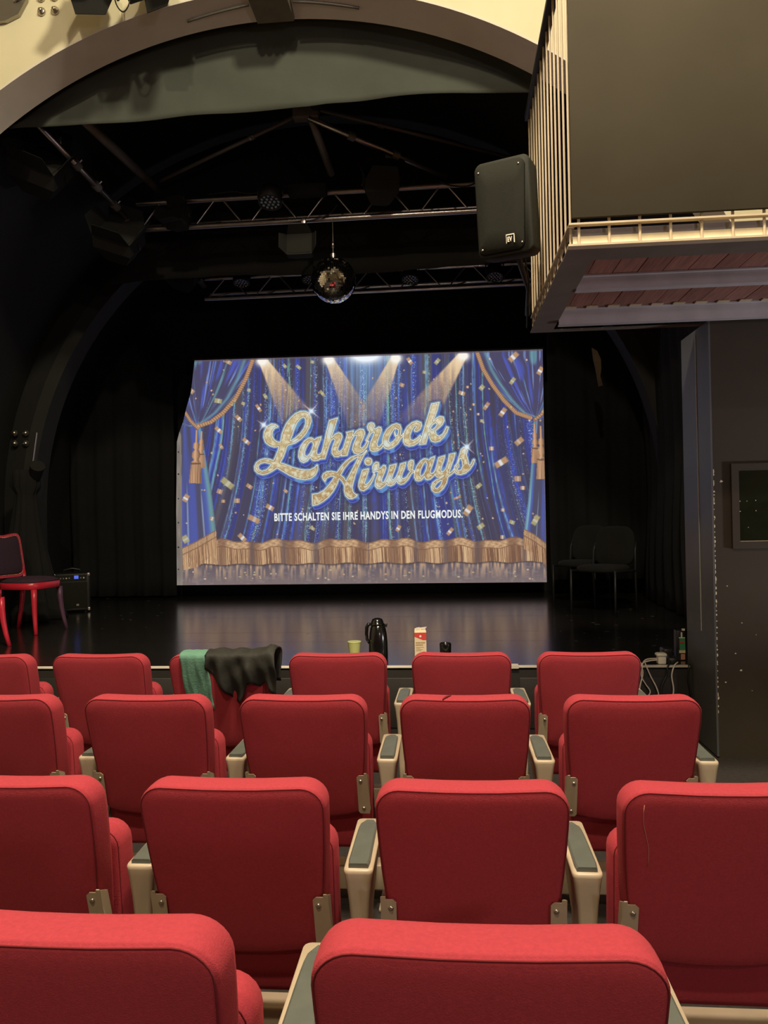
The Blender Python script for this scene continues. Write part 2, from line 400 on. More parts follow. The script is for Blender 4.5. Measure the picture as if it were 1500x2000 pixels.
    # ---- confetti
    spots = [(505, 797, 9, 4, 55, 0), (475, 788, 4, 4, 20, 2), (426, 783, 8, 6, 10, 2), (374, 764, 6, 6, 40, 1), (446, 707, 7, 5, 30, 1), (556, 715, 5, 4, 50, 2), (583, 717, 6, 4, 40, 2), (610, 707, 4, 4, 10, 2), (629, 768, 7, 4, 50, 2), (518, 774, 6, 4, 60, 2), (486, 762, 4, 4, 10, 2),
             (481, 862, 9, 5, 40, 0), (427, 840, 9, 5, 42, 0), (466, 817, 8, 5, 45, 0), (432, 872, 6, 4, 60, 1), (429, 960, 6, 6, 20, 1), (444, 944, 15, 8, 38, 2), (487, 950, 7, 5, 35, 1), (363, 973, 8, 7, 120, 0), (414, 1013, 4, 5, 20, 0), (527, 991, 9, 6, 30, 0), (496, 1014, 13, 7, 25, 1), (463, 978, 6, 6, 0, 1), (473, 1050, 10, 6, 45, 0),
             (558, 959, 5, 4, 40, 1), (610, 1032, 6, 4, 30, 2), (362, 1053, 8, 8, 60, 2), (436, 979, 4, 4, 0, 1), (800, 705, 8, 5, 55, 0), (854, 706, 7, 5, 130, 2), (785, 752, 5, 5, 20, 1), (829, 727, 4, 4, 10, 2), (902, 768, 7, 5, 20, 0), (941, 757, 6, 6, 130, 2), (950, 793, 9, 5, 125, 1), (982, 805, 10, 6, 125, 0), (1003, 697, 12, 7, 135, 0), (1001, 744, 8, 5, 125, 2),
             (1055, 724, 9, 6, 120, 0), (1014, 862, 10, 7, 140, 1), (960, 876, 5, 5, 0, 0), (979, 903, 15, 8, 148, 0), (914, 997, 12, 8, 125, 0), (893, 972, 8, 3, 160, 1), (935, 949, 7, 5, 140, 2), (1011, 935, 7, 7, 0, 1), (1021, 953, 5, 5, 0, 0), (879, 1038, 9, 5, 130, 0), (778, 1032, 7, 5, 120, 0), (939, 1028, 8, 6, 145, 2), (1046, 1016, 11, 7, 120, 2), (982, 996, 4, 4, 0, 0), (1000, 1020, 6, 5, 20, 2), (981, 1049, 4, 5, 0, 0), (941, 822, 4, 4, 0, 2), (925, 790, 3, 3, 0, 0), (934, 809, 3, 3, 0, 0), (913, 756, 3, 3, 0, 0)]
    for k in range(110):
        spots.append((rg.uniform(350, 1062), rg.uniform(700, 1050), rg.uniform(1.2, 2.6), rg.uniform(1.2, 2.4), rg.uniform(0, 180), int(rg.integers(0, 3))))
    for k in range(40):
        spots.append((rg.uniform(355, 1062), rg.uniform(1106, 1134), rg.uniform(1.2, 3.2), rg.uniform(1.2, 2), 0, int(rg.integers(0, 3))))
    for (cx, cy, hl, hw, an, kind) in spots:
        wdw = window(cx-18, cy-18, cx+18, cy+18)
        if wdw is None: continue
        a = np.radians(an); x = X[wdw]-cx; y = Y[wdw]-cy
        p = x*np.cos(a)+y*np.sin(a); q = -x*np.sin(a)+y*np.cos(a)
        cov = sm(1.08, .72, np.maximum(np.abs(p)/hl, np.abs(q)/(hw*.8)))*.92
        c0 = [(196, 150, 100), (190, 146, 100), (176, 166, 110)][kind]
        S = mix(C[wdw], c0, cov)
        S = mix(S, (230, 235, 238), cov*sm(.34, .1, np.abs(p/hl-.1))*(1 if kind == 0 else .45))
        C[wdw] = S
    # ---- the two scripted words
    A = lambda pts, ox, oy, k: [(ox+x/k, oy+y/k) for x, y in pts]
    a_ = lambda p: A(p, 490, 790, 7.5)
    b_ = lambda p: A(p, 640, 780, 6.25)
    c_ = lambda p: A(p, 600, 860, 8.3333)
    d_ = lambda p: A(p, 750, 850, 8.3333)
    dot = [(995+64*np.cos(t), 345+64*np.sin(t)) for t in np.linspace(0, 6.2832, 20, endpoint=False)]
    solid = [
     a_([(405,318),(360,285),(300,278),(230,320),(190,400),(182,480),(210,560),(270,608),(340,630),(405,622),(390,680),(360,750),(330,815),(270,795),(200,788),(130,808),(75,850),(48,910),(55,970),(100,1015),(170,1035),(240,1020),(310,985),(385,935),(450,975),(560,1040),(680,1090),(790,1107),(880,1088),(950,1035),(985,960),(985,890),(970,875),(930,920),(870,950),(800,955),(700,940),(600,910),(500,870),(435,850),(480,770),(510,690),(530,622),(548,600),(650,570),(740,510),(810,430),(860,340),(888,250),(882,180),(850,122),(800,95),(730,93),(650,128),(580,190),(520,270),(480,350),(450,430),(430,545),(390,545),(340,510),(315,460),(320,400),(350,352),(400,335)]),
     a_([(930,510),(960,488),(1035,465),(1020,530),(985,620),(965,690),(970,725),(1000,730),(1035,700),(1075,620),(1090,700),(1040,780),(990,820),(930,830),(890,815),(870,780),(830,830),(770,857),(720,832),(693,770),(700,680),(730,600),(780,530),(840,488),(890,483),(925,505)]),
     a_([(1145,230),(1278,188),(1185,480),(1230,430),(1280,408),(1325,422),(1342,465),(1325,530),(1290,610),(1275,655),(1290,685),(1320,670),(1365,620),(1400,640),(1340,730),(1280,772),(1220,767),(1185,720),(1183,650),(1210,570),(1230,520),(1210,505),(1180,530),(1150,600),(1088,797),(1003,807),(1060,600),(1100,410)]),
     b_([(225,400),(320,376),(305,440),(340,390),(390,358),(440,363),(457,410),(440,470),(405,545),(400,585),(420,590),(450,560),(485,500),(510,510),(480,590),(430,645),(370,672),(320,657),(298,610),(310,550),(340,480),(355,440),(330,445),(295,500),(270,580),(240,687),(158,697),(185,600),(215,500),(235,430)]),
     b_([(478,335),(495,295),(530,280),(565,290),(577,320),(565,350),(580,358),(620,333),(652,338),(662,370),(645,430),(620,490),(605,540),(610,570),(635,570),(665,530),(690,550),(660,600),(610,632),(555,642),(513,622),(508,570),(525,510),(555,440),(565,400),(530,420),(500,480),(480,525),(460,500),(500,420),(510,395),(488,370)]),
     b_([(663,500),(680,430),(720,360),(780,310),(840,290),(887,308),(902,360),(892,425),(902,440),(925,400),(935,440),(890,490),(860,540),(800,592),(740,612),(690,597),(663,550)]),
     b_([(918,470),(933,390),(968,330),(1030,278),(1090,260),(1142,278),(1152,320),(1132,370),(1090,397),(1058,392),(1050,370),(1082,332),(1060,330),(1030,380),(1008,440),(1013,490),(1045,497),(1090,470),(1130,430),(1155,470),(1110,532),(1050,567),(990,577),(940,557),(916,515)]),
     b_([(1263,50),(1367,30),(1345,120),(1310,220),(1292,262),(1320,225),(1370,203),(1417,213),(1427,260),(1402,310),(1350,360),(1320,385),(1330,430),(1360,445),(1400,420),(1430,370),(1448,328),(1480,338),(1462,400),(1420,462),(1370,512),(1310,527),(1263,512),(1243,470),(1240,420),(1225,460),(1200,547),(1113,557),(1150,440),(1190,300),(1230,170)]),
     c_([(290,682),(255,640),(238,590),(260,540),(320,503),(400,497),(485,515),(540,430),(620,340),(710,270),(810,233),(888,233),(965,148),(978,175),(930,240),(880,340),(830,450),(790,560),(757,680),(737,770),(752,840),(790,875),(828,885),(790,928),(730,957),(670,952),(618,902),(598,820),(598,740),(570,680),(520,630),(490,720),(430,830),(350,930),(260,1002),(170,1052),(83,1067),(78,960),(78,873),(180,858),(270,808),(350,720),(410,640),(435,590),(380,590),(320,620)]),
     c_(dot),
     c_([(893,480),(1007,453),(990,540),(955,640),(935,700),(955,715),(1000,680),(1050,610),(1090,530),(1112,560),(1060,680),(990,782),(920,828),(858,812),(832,750),(838,670),(868,570)]),
     c_([(1063,480),(1058,430),(1080,380),(1120,348),(1162,358),(1172,400),(1165,440),(1190,450),(1240,398),(1277,408),(1287,450),(1262,530),(1222,620),(1217,670),(1240,680),(1290,630),(1320,680),(1270,742),(1200,792),(1138,787),(1098,740),(1103,660),(1138,570),(1150,510),(1100,520),(1090,550),(1065,520)]),
     d_([(88,490),(207,460),(190,540),(150,640),(130,700),(145,725),(190,680),(230,590),(263,465),(362,433),(345,530),(305,620),(290,680),(310,705),(360,680),(400,620),(425,590),(395,560),(383,490),(398,430),(440,398),(482,408),(487,470),(470,560),(500,575),(500,605),(450,630),(400,722),(330,792),(270,807),(218,782),(205,750),(170,802),(110,832),(58,822),(35,780),(0,820),(-20,790),(40,670),(70,580)]),
     d_([(730,400),(760,363),(832,338),(815,420),(780,520),(755,590),(765,620),(800,610),(845,540),(870,590),(820,662),(760,717),(710,732),(673,717),(655,680),(610,737),(560,752),(513,737),(488,680),(493,600),(530,500),(590,418),(650,378),(710,383)]),
     d_([(883,360),(997,323),(980,410),(945,500),(930,560),(940,590),(975,575),(1010,520),(1040,420),(1058,308),(1167,283),(1140,390),(1090,530),(1065,610),(1110,580),(1145,530),(1160,590),(1090,652),(1047,680),(1022,780),(970,872),(900,932),(830,942),(778,902),(763,840),(790,768),(850,718),(930,688),(965,660),(920,690),(870,692),(833,662),(823,600),(850,500)]),
     d_([(1138,560),(1145,500),(1180,463),(1200,400),(1230,300),(1250,230),(1290,193),(1342,198),(1362,250),(1347,320),(1370,400),(1385,480),(1410,470),(1440,400),(1465,383),(1482,400),(1462,470),(1400,562),(1330,622),(1250,647),(1180,637),(1143,600)])]
    holes = [
     a_([(580,528),(610,450),(640,360),(680,270),(730,210),(770,188),(797,215),(797,280),(772,350),(720,420),(650,485)]),
     a_([(110,905),(140,870),(200,853),(260,868),(292,880),(260,920),(220,955),(165,972),(122,952)]),
     a_([(880,545),(905,560),(907,600),(890,660),(860,720),(820,757),(793,740),(793,690),(815,630),(850,570)]),
     b_([(825,350),(790,400),(755,460),(745,510),(765,532),(800,505),(832,470),(815,440),(810,400),(822,380)]),
     b_([(832,362),(857,370),(862,400),(845,442),(832,430),(824,395)]),
     b_([(1258,352),(1285,310),(1320,288),(1332,310),(1310,340),(1275,367)]),
     c_([(550,565),(610,460),(690,360),(780,300),(827,273),(780,370),(720,490),(660,600),(630,657),(600,600)]),
     d_([(665,443),(682,438),(697,480),(680,560),(645,630),(610,662),(590,640),(600,570),(635,490)]),
     d_([(828,835),(870,780),(920,745),(942,740),(920,800),(880,850),(845,867)]),
     d_([(1215,460),(1230,400),(1250,378),(1270,440),(1277,500),(1250,560),(1210,572),(1198,545),(1225,520),(1225,480)])]
    wdw = window(484, 776, 944, 1004)
    x, y = X[wdw], Y[wdw]
    def word_sd(dx, dy):
        D = np.full(x.shape, 1e3)
        for P in solid:
            bx0 = min(p[0] for p in P)-12; bx1 = max(p[0] for p in P)+12; by0 = min(p[1] for p in P)-12; by1 = max(p[1] for p in P)+12
            m = (x-dx > bx0) & (x-dx < bx1) & (y-dy > by0) & (y-dy < by1)
            D[m] = np.minimum(D[m], poly_sd(x[m]-dx, y[m]-dy, P))
        for P in holes:
            bx0 = min(p[0] for p in P)-12; bx1 = max(p[0] for p in P)+12; by0 = min(p[1] for p in P)-12; by1 = max(p[1] for p in P)+12
            m = (x-dx > bx0) & (x-dx < bx1) & (y-dy > by0) & (y-dy < by1)
            D[m] = np.maximum(D[m], -poly_sd(x[m]-dx, y[m]-dy, P))
        return D
    D0 = word_sd(0, 0); DE = D0.copy()
    for s in (1.5, 3, 4.5, 6, 7.5): DE = np.minimum(DE, word_sd(s*.45, s))
    S = C[wdw]
    S = mix(S, (46, 48, 96), sm(9, 1, DE)*.55)
    side = vnoise(x*.06, y*.06, 71)
    ex = mix(np.ones(S.shape)*np.array([58, 66, 160])/255, (96, 150, 205), sm(.6, .85, side)*.9)
    ex = mix(ex, (70, 130, 170), sm(860, 800, y)*.5)
    S = np.where((DE < 0)[..., None], ex, S)
    S = mix(S, (110, 140, 200), sm(1.2, .2, np.abs(DE+.3))*.6)
    S = mix(S, (128, 178, 205), sm(1.5, .3, np.abs(D0-1.2))*.8)
    S = mix(S, (40, 60, 90), sm(1.0, .2, np.abs(D0-.1))*.7)
    ins = sm(.6, -.4, D0)
    mot = .6*vnoise(x*.22, y*.22, 72)+.4*vnoise(x*.7, y*.7, 73)
    lift = np.clip((835-y-(x-720)*-.16)/80, 0, 1)
    low = np.clip((y-(900-.16*(x-560)))/70, 0, 1)
    gd = mix(np.ones(S.shape)*np.array([208, 190, 138])/255, (176, 138, 84), sm(.42, .72, mot)*(.45+.55*low))
    gd = mix(gd, (240, 236, 204), sm(.5, .25, mot)*.6+.6*lift)
    gd = mix(gd, (214, 232, 228), sm(.66, .86, vnoise(x*.045, y*.06, 74))*.75)
    S = S*(1-ins[..., None])+gd*ins[..., None]
    S = mix(S, (246, 244, 214), sm(1.1, .3, np.abs(D0+.9)))
    S = mix(S, (92, 84, 70), sm(.9, .2, np.abs(D0+2.1))*.65)
    C[wdw] = S
    # ---- star glints
    for (sx, sy, r, an) in [(608, 803, 24, 40), (515, 830, 18, 35), (912, 873, 22, 42)]:
        wdw = window(sx-30, sy-30, sx+30, sy+30)
        x, y = X[wdw]-sx, Y[wdw]-sy; S = C[wdw]
        for k in (0, 1):
            a = np.radians(an+90*k); p = x*np.cos(a)+y*np.sin(a); q = -x*np.sin(a)+y*np.cos(a)
            S = mix(S, (246, 226, 220), np.exp(-(q/1.1)**2)*np.clip(1-np.abs(p)/r, 0, 1)*1.1)
        C[wdw] = mix(S, (225, 245, 255), 1.2*np.exp(-(x*x+y*y)/26))
    # ---- haze of the projector and the bare cloth margin on the left
    hz = np.clip((Y-690)/450, 0, 1)[..., None]
    C = C*(1-.06-.08*hz)+np.array([10, 10, 14])/255+hz*np.array([10, 9, 10])/255
    lm = np.interp(Y, [830, 850, 1143], [346, 354, 357])
    bare = (X < lm) & (Y > 832)
    C = np.where(bare[..., None], np.array([128, 120, 112])/255*(.9+.2*vnoise(X*.2, Y*.05, 81))[..., None], C)
    for gy in (883, 926, 974, 1021, 1069, 1112):
        C = mix(C, (20, 20, 20), (np.hypot(X-348.5, Y-gy) < 1.4).astype(float))
    C = mix(C, (96, 84, 92), ((Y-(704-.0324*(X-380))) < 3.2)*.75)
    return np.clip(C, 0, 1)

# ------------------------------------------------------------------ the room
AX, AZ, AR = -1.22, 1.58, 3.585            # the vault's centre line and the arch's radius
SZ, SF = .461, 5.15                       # stage height, stage front
fl = MB().box((-6.5, -9.5, -.06), (5.6, 5.14, 0)); structure('floor', fl, M['carpet'])
structure('floor_riser', MB().box((-6.5, -9.5, .001), (5.6, 1.62, .09)), M['carpet'])
# proscenium wall with its round arch
W0, W1, X0, X1, ZT = 5.25, 5.52, -6.5, 5.6, 8.2
NA = 120
arc = [(AX+AR*math.cos(t), AZ+AR*math.sin(t)) for t in [PI-PI*k/NA for k in range(NA+1)]]
arc = [(arc[0][0], 0.)]+arc+[(arc[-1][0], 0.)]
def to_rim(p):
    x, z = p
    if z <= AZ: return (X0 if x < AX else X1, z)
    dx, dz = x-AX, z-AZ
    s = min([(ZT-AZ)/dz if dz > 1e-6 else 1e9, ((X1-AX)/dx if dx > 1e-6 else ((X0-AX)/dx if dx < -1e-6 else 1e9))])
    return (AX+dx*s, AZ+dz*s)
rim = [to_rim(p) for p in arc]
w = MB(); n = len(arc)
for Y in (W0, W1):
    w.add([(x, Y, z) for x, z in arc]+[(x, Y, z) for x, z in rim], [(i, i+1, n+i+1, n+i) for i in range(n-1)])
# corners the rim chords cut off
for cx in (X0, X1):
    for Y in (W0, W1):
        k = min(range(n), key=lambda i: (rim[i][0]-cx)**2+(rim[i][1]-ZT)**2)
        for d in (-1, 1):
            a, b = rim[k], rim[k+d]
            w.add([(a[0], Y, a[1]), (cx, Y, ZT), (b[0], Y, b[1])], [(0, 1, 2)])
wall_front = structure('wall_front', w, M['cream_plaster'])
s = MB()                                  # splayed soffit of the arch
ring_ = lambda R, y: [(AX-R, y, 0.)]+[(AX+R*math.cos(PI-PI*k/NA), y, AZ+R*math.sin(PI-PI*k/NA)) for k in range(NA+1)]+[(AX+R, y, 0.)]
rg_ = [ring_(AR+.006, W0-.004), ring_(AR-.008, W0-.004), ring_(3.535, W1), ring_(AR+.02, W1)]; m = len(rg_[0])
for k in range(3): s.add(rg_[k]+rg_[k+1], [(i, i+1, m+i+1, m+i) for i in range(m-1)], k == 1)
structure('trim_1', s, M['grey_plaster'])
# the rest of the hall, behind and beside the viewer
structure('wall_left', MB().box((-6.6, -9.6, 0), (-6.5, 5.25, 8.2)), M['hall_wall'])
structure('wall_side', MB().box((5.6, -9.6, 0), (5.7, 5.25, 8.2)), M['hall_wall'])
structure('wall_rear', MB().box((-6.5, -9.6, 0), (5.6, -9.5, 8.2)), M['hall_wall'])
structure('ceiling_hall', MB().box((-6.6, -9.6, 8.2), (5.7, 5.52, 8.3)), M['hall_ceiling'])
# stage: boards side by side, running across
stage = structure('floor_stage', MB().box((-5.2, SF+.03, 0), (2.75, 10.12, SZ-.022)), M['black_paint'])
yb = SF+.03; k = 0; BW = .497
while yb < 10.1:
    o = MB().box((-5.18, yb+.0015, SZ-.02), (2.73, min(yb+BW, 10.1)-.0015, SZ-(0, .0006, .0003)[k % 3]), bev=0).build('floorboard', M['stage_boards'], stage); yb += BW; k += 1
sc_ = MB(); rs = random.Random(6)
for (x, y, L, a) in [(-4.49, 9.68, 0.025, 0.1), (-4.06, 8.78, 0.017, -0.41), (-4.14, 10.29, 0.015, 0.02), (-3.52, 8.16, 0.024, 0.55), (-3.54, 7.95, 0.023, -0.25), (-3.3, 6.99, 0.013, -0.22), (-3.17, 8.14, 0.017, 0.33), (-3.64, 7.77, 0.015, -0.49), (-2.91, 7.08, 0.011, 0.16), (-3.39, 7.65, 0.023, -0.34), (-3.12, 7.9, 0.022, 0.38), (-3.28, 7.59, 0.027, -0.48), (-3.49, 8.89, 0.018, -0.42), (-3.81, 9.36, 0.027, -0.27), (1.44, 6.98, 0.021, -0.36), (0.96, 6.14, 0.024, 0.08), (1.9, 7.55, 0.026, -0.4), (1.64, 6.39, 0.021, 0.56), (1.41, 6.03, 0.007, -0.16), (1.11, 7.64, 0.011, 0.43), (1.1, 7.3, 0.018, 0.42), (1.59, 6.2, 0.011, 0.05), (1.82, 8.1, 0.022, -0.16), (1.32, 6.3, 0.022, 0.03), (1.56, 7.6, 0.018, -0.45), (1.29, 6.62, 0.025, -0.13), (0.91, 6.66, 0.011, 0.29), (1.29, 7.04, 0.028, -0.13), (1.27, 7.14, 0.018, -0.49), (1.17, 5.77, 0.02, 0.29), (1.5, 5.92, 0.024, 0.38), (1.77, 7.4, 0.018, -0.19), (1.09, 6.54, 0.014, 0.14), (1.65, 7.92, 0.017, -0.13), (1.79, 7.97, 0.01, 0.02), (1.17, 6.31, 0.014, -0.36), (0.68, 8.25, 0.01, -0.26), (-1.76, 8.52, 0.019, 0.52), (-2.45, 7.78, 0.022, 0.46), (0.99, 8.67, 0.019, 0.46), (-2.53, 7.18, 0.01, 0.32), (0.61, 7.18, 0.006, -0.52), (-1.08, 6.38, 0.012, 0.2), (-1.45, 8.32, 0.023, -0.23), (-1.26, 6.6, 0.018, 0.34), (-1.04, 8.76, 0.017, 0.45), (1.55, 5.68, 0.07, -0.3)]:
    w_ = L*.22; n7 = [(x+L*math.cos(t)*math.cos(a)*rs.uniform(.6, 1)-w_*math.sin(t)*math.sin(a), y+L*math.cos(t)*math.sin(a)+w_*math.sin(t)*math.cos(a)*rs.uniform(.6, 1)) for t in [2*PI*i/7 for i in range(7)]]
    sc_.prism(n7, SZ+.0002, SZ+.0008, axis='z')
tag(sc_.build('scuff_marks', M['scuff'], stage), kind='stuff')
fx0, fx1 = -5.2, 1.542
fas = structure('wall_stage_front', MB().box((fx0, SF, 0), (fx1, SF+.028, SZ-.022)), M['fascia'])
for k in range(6):
    x = fx0+.08+k*1.11
    MB().box((x, SF-.008, .05), (x+1.02, SF-.0005, SZ-.075), bev=.004).build('panel', M['fascia'], fas)
structure('trim_2', MB().box((fx0, SF-.010, SZ-.010), (fx1-.016, SF+.03, SZ+.002), bev=.002), M['white_edge'])
# black vault and walls behind the arch
VR = 3.86
def shell(R, ya, yb, n=56):
    P = [(AX-R, 0.)]+[(AX+R*math.cos(PI-PI*k/n), AZ+R*math.sin(PI-PI*k/n)) for k in range(n+1)]+[(AX+R, 0.)]
    m = len(P); return MB().add([(x, ya, z) for x, z in P]+[(x, yb, z) for x, z in P], [(i, i+1, m+i+1, m+i) for i in range(m-1)], True)
structure('ceiling', shell(VR, W1-.001, 10.13), M['stage_black'])
structure('wall_back', MB().box((AX-VR-.1, 10.12, 0), (AX+VR+.1, 10.2, AZ+VR+.2)), M['stage_black'])
def rib(name, ya, yb, R0, R1, mat, n=64):
    P = [(-1, 0.)]+[(math.cos(PI-PI*k/n), math.sin(PI-PI*k/n)) for k in range(n+1)]+[(1, 0.)]; m = len(P); b = MB()
    ring = lambda R, y: [(AX+R*c, y, (SZ+.002) if i in (0, m-1) else AZ+.02+R*s_) for i, (c, s_) in enumerate(P)]
    V = ring(R1, ya)+ring(R0, ya)+ring(R0, yb)+ring(R1, yb)
    b.add(V, [(r*m+i, r*m+i+1, (r+1)*m+i+1, (r+1)*m+i) for r in range(3) for i in range(m-1)], False)
    return structure(name, b, M[mat])
rib('trim_3', 8.34, 8.62, 3.495, 3.64, 'rib_paint')
rib('trim_4', 8.342, 8.618, 3.641, 3.85, 'stage_black')
# black wall block on the right, below the gallery
RX = 1.555
wr = structure('wall_right', MB().box((RX, 4.71, 0), (5.6, 5.249, 2.598)), M['brown_black_paint'])
MB().box((RX-.012, 4.7105, .01), (RX-.0005, 5.2475, 2.597)).build('side_panel', M['pillar_paint'], wr)
MB().box((RX-.016, 4.942, .72), (RX-.0125, 4.952, 2.56)).build('cover_strip', M['strip_grey'], wr)
chips = MB(); rr = random.Random(11)
for k in range(46):
    z = 1.70-1.45*(k/46.)**1.05+rr.uniform(-.012, .012); hgt = rr.choice([.004, .007, .012, .02]); wd = rr.uniform(.004, .010)
    n8 = [(RX-.0012+wd*rr.uniform(.6, 1)*math.cos(t)*(1 if math.cos(t) > 0 else .15), z+hgt*math.sin(t)*rr.uniform(.7, 1)) for t in [2*PI*i/7 for i in range(7)]]
    chips.prism(n8, 4.7088, 4.712)
for (x, z, r) in [(1.62, 1.02, .004), (1.70, .80, .004), (1.66, .62, .005), (1.69, .52, .007), (1.78, .73, .003), (1.60, .45, .006), (1.75, .40, .003), (1.60, 1.64, .010)]:
    chips.prism([(x+r*rr.uniform(.6, 1.2)*math.cos(t), z+r*rr.uniform(.5, 1)*math.sin(t)) for t in [2*PI*i/7 for i in range(7)]], 4.7088, 4.712)
tag(chips.build('paint_chips', M['paint_chip'], wr), kind='stuff')
win = MB(); wx0, wx1, wz0, wz1 = 1.652, 2.42, 1.24, 1.742
for a, b in (((wx0, wz0), (wx1, wz0+.042)), ((wx0, wz1-.042), (wx1, wz1)), ((wx0, wz0+.042), (wx0+.042, wz1-.042)), ((wx1-.042, wz0+.042), (wx1, wz1-.042))):
    win.box((a[0], 4.690, a[1]), (b[0], 4.7095, b[1]))
wn = win.build('window_1', M['brown_black_paint']); wn['kind'] = 'structure'
MB().box((wx0+.042, 4.7005, wz0+.042), (wx1-.042, 4.7085, wz1-.042)).build('pane', M['glass_dark'], wn)
MB().box((wx0+.042, 4.6955, wz0+.042), (wx1-.042, 4.7004, wz0+.046)).build('glazing_bead', M['bar_cream'], wn)
pins = MB()
for (x, z) in [(1.79, 1.523), (1.79, 1.462), (1.70, 1.52), (1.70, 1.46), (1.74, 1.52), (1.745, 1.365)]:
    pins.cyl((x, 4.7004, z), (x, 4.6985, z), .003, n=8)
tag(pins.build('pins', M['screw_steel'], wn), kind='stuff')
# plaster keystone at the crown of the arch, and old conduits on the soffit
ks = thing('keystone', (AX, W0, AZ+AR), 'grey fluted plaster keystone at the crown of the cream arch', 'keystone')
for k in range(5):
    x = AX+.02+(k-2)*.056
    MB().tube([(x+(k-2)*.006, W0-.05, 5.32), (x, W0-.085, 5.22), (x-(k-2)*.002, W0-.075, 5.13), (x-(k-2)*.004, W0-.03, 5.075)], [.034, .036, .032, .02], n=10).build('flute', M['kbeige'], ks)
MB().prism([(AX-.15, 5.33), (AX+.19, 5.33), (AX+.155, 5.085), (AX-.115, 5.085)], W0-.05, W1-.02).build('block', M['kbeige'], ks)
for sgn, nm in ((-1, 'dark cable lying along the arch soffit left of the keystone'), (1, 'dark cable lying along the arch soffit right of the keystone')):
    c = MB(); P = []
    for k in range(9):
        a = PI/2-sgn*(.045+.0165*k); R = AR-.042; P.append((AX+.02+R*math.cos(a), W0+.09+.006*k, AZ+R*math.sin(a)))
    tag(c.tube(P, .010, n=6).build('soffit_cable', M['dark_steel']), nm, 'cable')

# ------------------------------------------------------------------ cloths of the stage
def hanging(name, xs, ztop, zbot, y, mat, label, cat, amp=.02, freq=5., nz=14, th=.006, group=None, drift=0.):
    """a hanging cloth: columns over xs, its own thickness, soft folds"""
    m = len(xs); V = []; rnd = random.Random(len(name)*7+m); ph = [rnd.uniform(0, 6.28) for _ in range(4)]
    for side in (0, 1):
        for k in range(nz+1):
            t = k/nz
            for x in xs:
                z = ztop(x)*(1-t)+zbot(x)*t
                d = amp*(.35+.65*t)*(math.sin(freq*x+ph[0]+drift*t)+.5*math.sin(freq*2.3*x+ph[1]-drift*t*2))+amp*.5*math.sin(3.1*z+ph[2]+x)
                V.append((x, y+d+side*th, z))
    N = (nz+1)*m; F = []
    for k in range(nz):
        for i in range(m-1):
            a = k*m+i; F.append((a, a+1, a+m+1, a+m)); F.append((N+a, N+a+m, N+a+m+1, N+a+1))
    for i in range(m-1): F.append((i, N+i, N+i+1, i+1)); a = nz*m+i; F.append((a, a+1, N+a+1, N+a))
    for k in range(nz): a = k*m; F.append((a, a+m, N+a+m, N+a)); a += m-1; F.append((a, N+a, N+a+m, a+m))
    return tag(MB().add(V, F, True).build(name, mat), label, cat, group)
lsp = lambda a, b, n: [a+(b-a)*i/(n-1) for i in range(n)]
vault = lambda R: (lambda x: AZ+math.sqrt(max(.01, R*R-(x-AX)**2)))
zb_pts = [(-4.6, 4.40), (-3.27, 4.560), (-2.6, 4.55), (-2.18, 4.545), (-1.6, 4.552), (-1.0, 4.572), (-.85, 4.588), (-.6, 4.590), (-.39, 4.596), (.1, 4.582), (.52, 4.556), (1.9, 4.50)]
border_bottom = lambda x: float(np.interp(x, [p[0] for p in zb_pts], [p[1] for p in zb_pts]))
hanging('border_cloth', lsp(-3.37, .93, 70), lambda x: max(vault(3.66)(x), border_bottom(x)+.03), border_bottom, 5.70, M['border_cloth'],
        'dark grey-green cloth border hung inside the top of the arch', 'curtain', amp=.018, freq=3.2, drift=3)
hanging('rear_border', lsp(-3.42, 1.0, 50), lambda x: max(vault(3.80)(x), 3.95), lambda x: 3.90+.02*math.sin(x*2), 7.55, M['dark_cloth'],
        'black cloth border hung between the two lighting trusses', 'curtain', amp=.012, freq=7)
hanging('stage_curtain', lsp(1.19, 2.35, 40), lambda x: 4.0, lambda x: .66, 9.42, M['black_cloth'], 'black curtain hanging to the right of the projection screen', 'curtain', amp=.03, freq=22)
hanging('stage_curtain', lsp(-4.95, -3.56, 44), lambda x: 3.75, lambda x: .49, 9.66, M['black_cloth'], 'black curtain hanging to the left of the projection screen', 'curtain', amp=.03, freq=22)
leg = hanging('wing_curtain', lsp(0, 3.3, 70), lambda x: 3.4, lambda x: .475, 0, M['black_cloth'], 'black wing curtain behind the two dark chairs', 'curtain', amp=.035, freq=17)
leg.rotation_euler.z = PI/2-.06; leg.location = (2.06, 5.75, 0)

# ------------------------------------------------------------------ projection screen
HM = (0.0067011907, -0.00013479065, -5.7682153, -4.2775431e-05, -0.0067243449, 8.3461853, 6.0953632e-05, 1.5494064e-06)
SY = 9.6
def sheet(x, y):
    q = HM[6]*x+HM[7]*y+1
    return (HM[0]*x+HM[1]*y+HM[2])/q, (HM[3]*x+HM[4]*y+HM[5])/q
NC, NR = 860, 530
tt = np.linspace(0, 1, NR+1)[:, None]; ss = np.linspace(0, 1, NC+1)[None, :]
left = np.interp(tt, [0, .14, .21, .27, .32, .36, .67, 1.0], [380, 373, 364, 358, 350, 345.5, 344, 345.5]); right = 1060+8*tt**1.3
sx = left+(right-left)*ss
yt = 704-.03235*(sx-380); ybm = 1143-.0083*(sx-345); sy = yt*(1-tt)+ybm*tt
art = paint_projection(sx, sy)
art = np.where(art <= .04045, art/12.92, ((art+.055)/1.055)**2.4)
wx, wz = sheet(sx, sy)
V = np.stack([wx, np.full_like(wx, SY), wz], -1).reshape(-1, 3).astype(np.float32)
me = bpy.data.meshes.new('screen_cloth')
ii = (np.arange(NR)[:, None]*(NC+1)+np.arange(NC)[None, :]).reshape(-1)
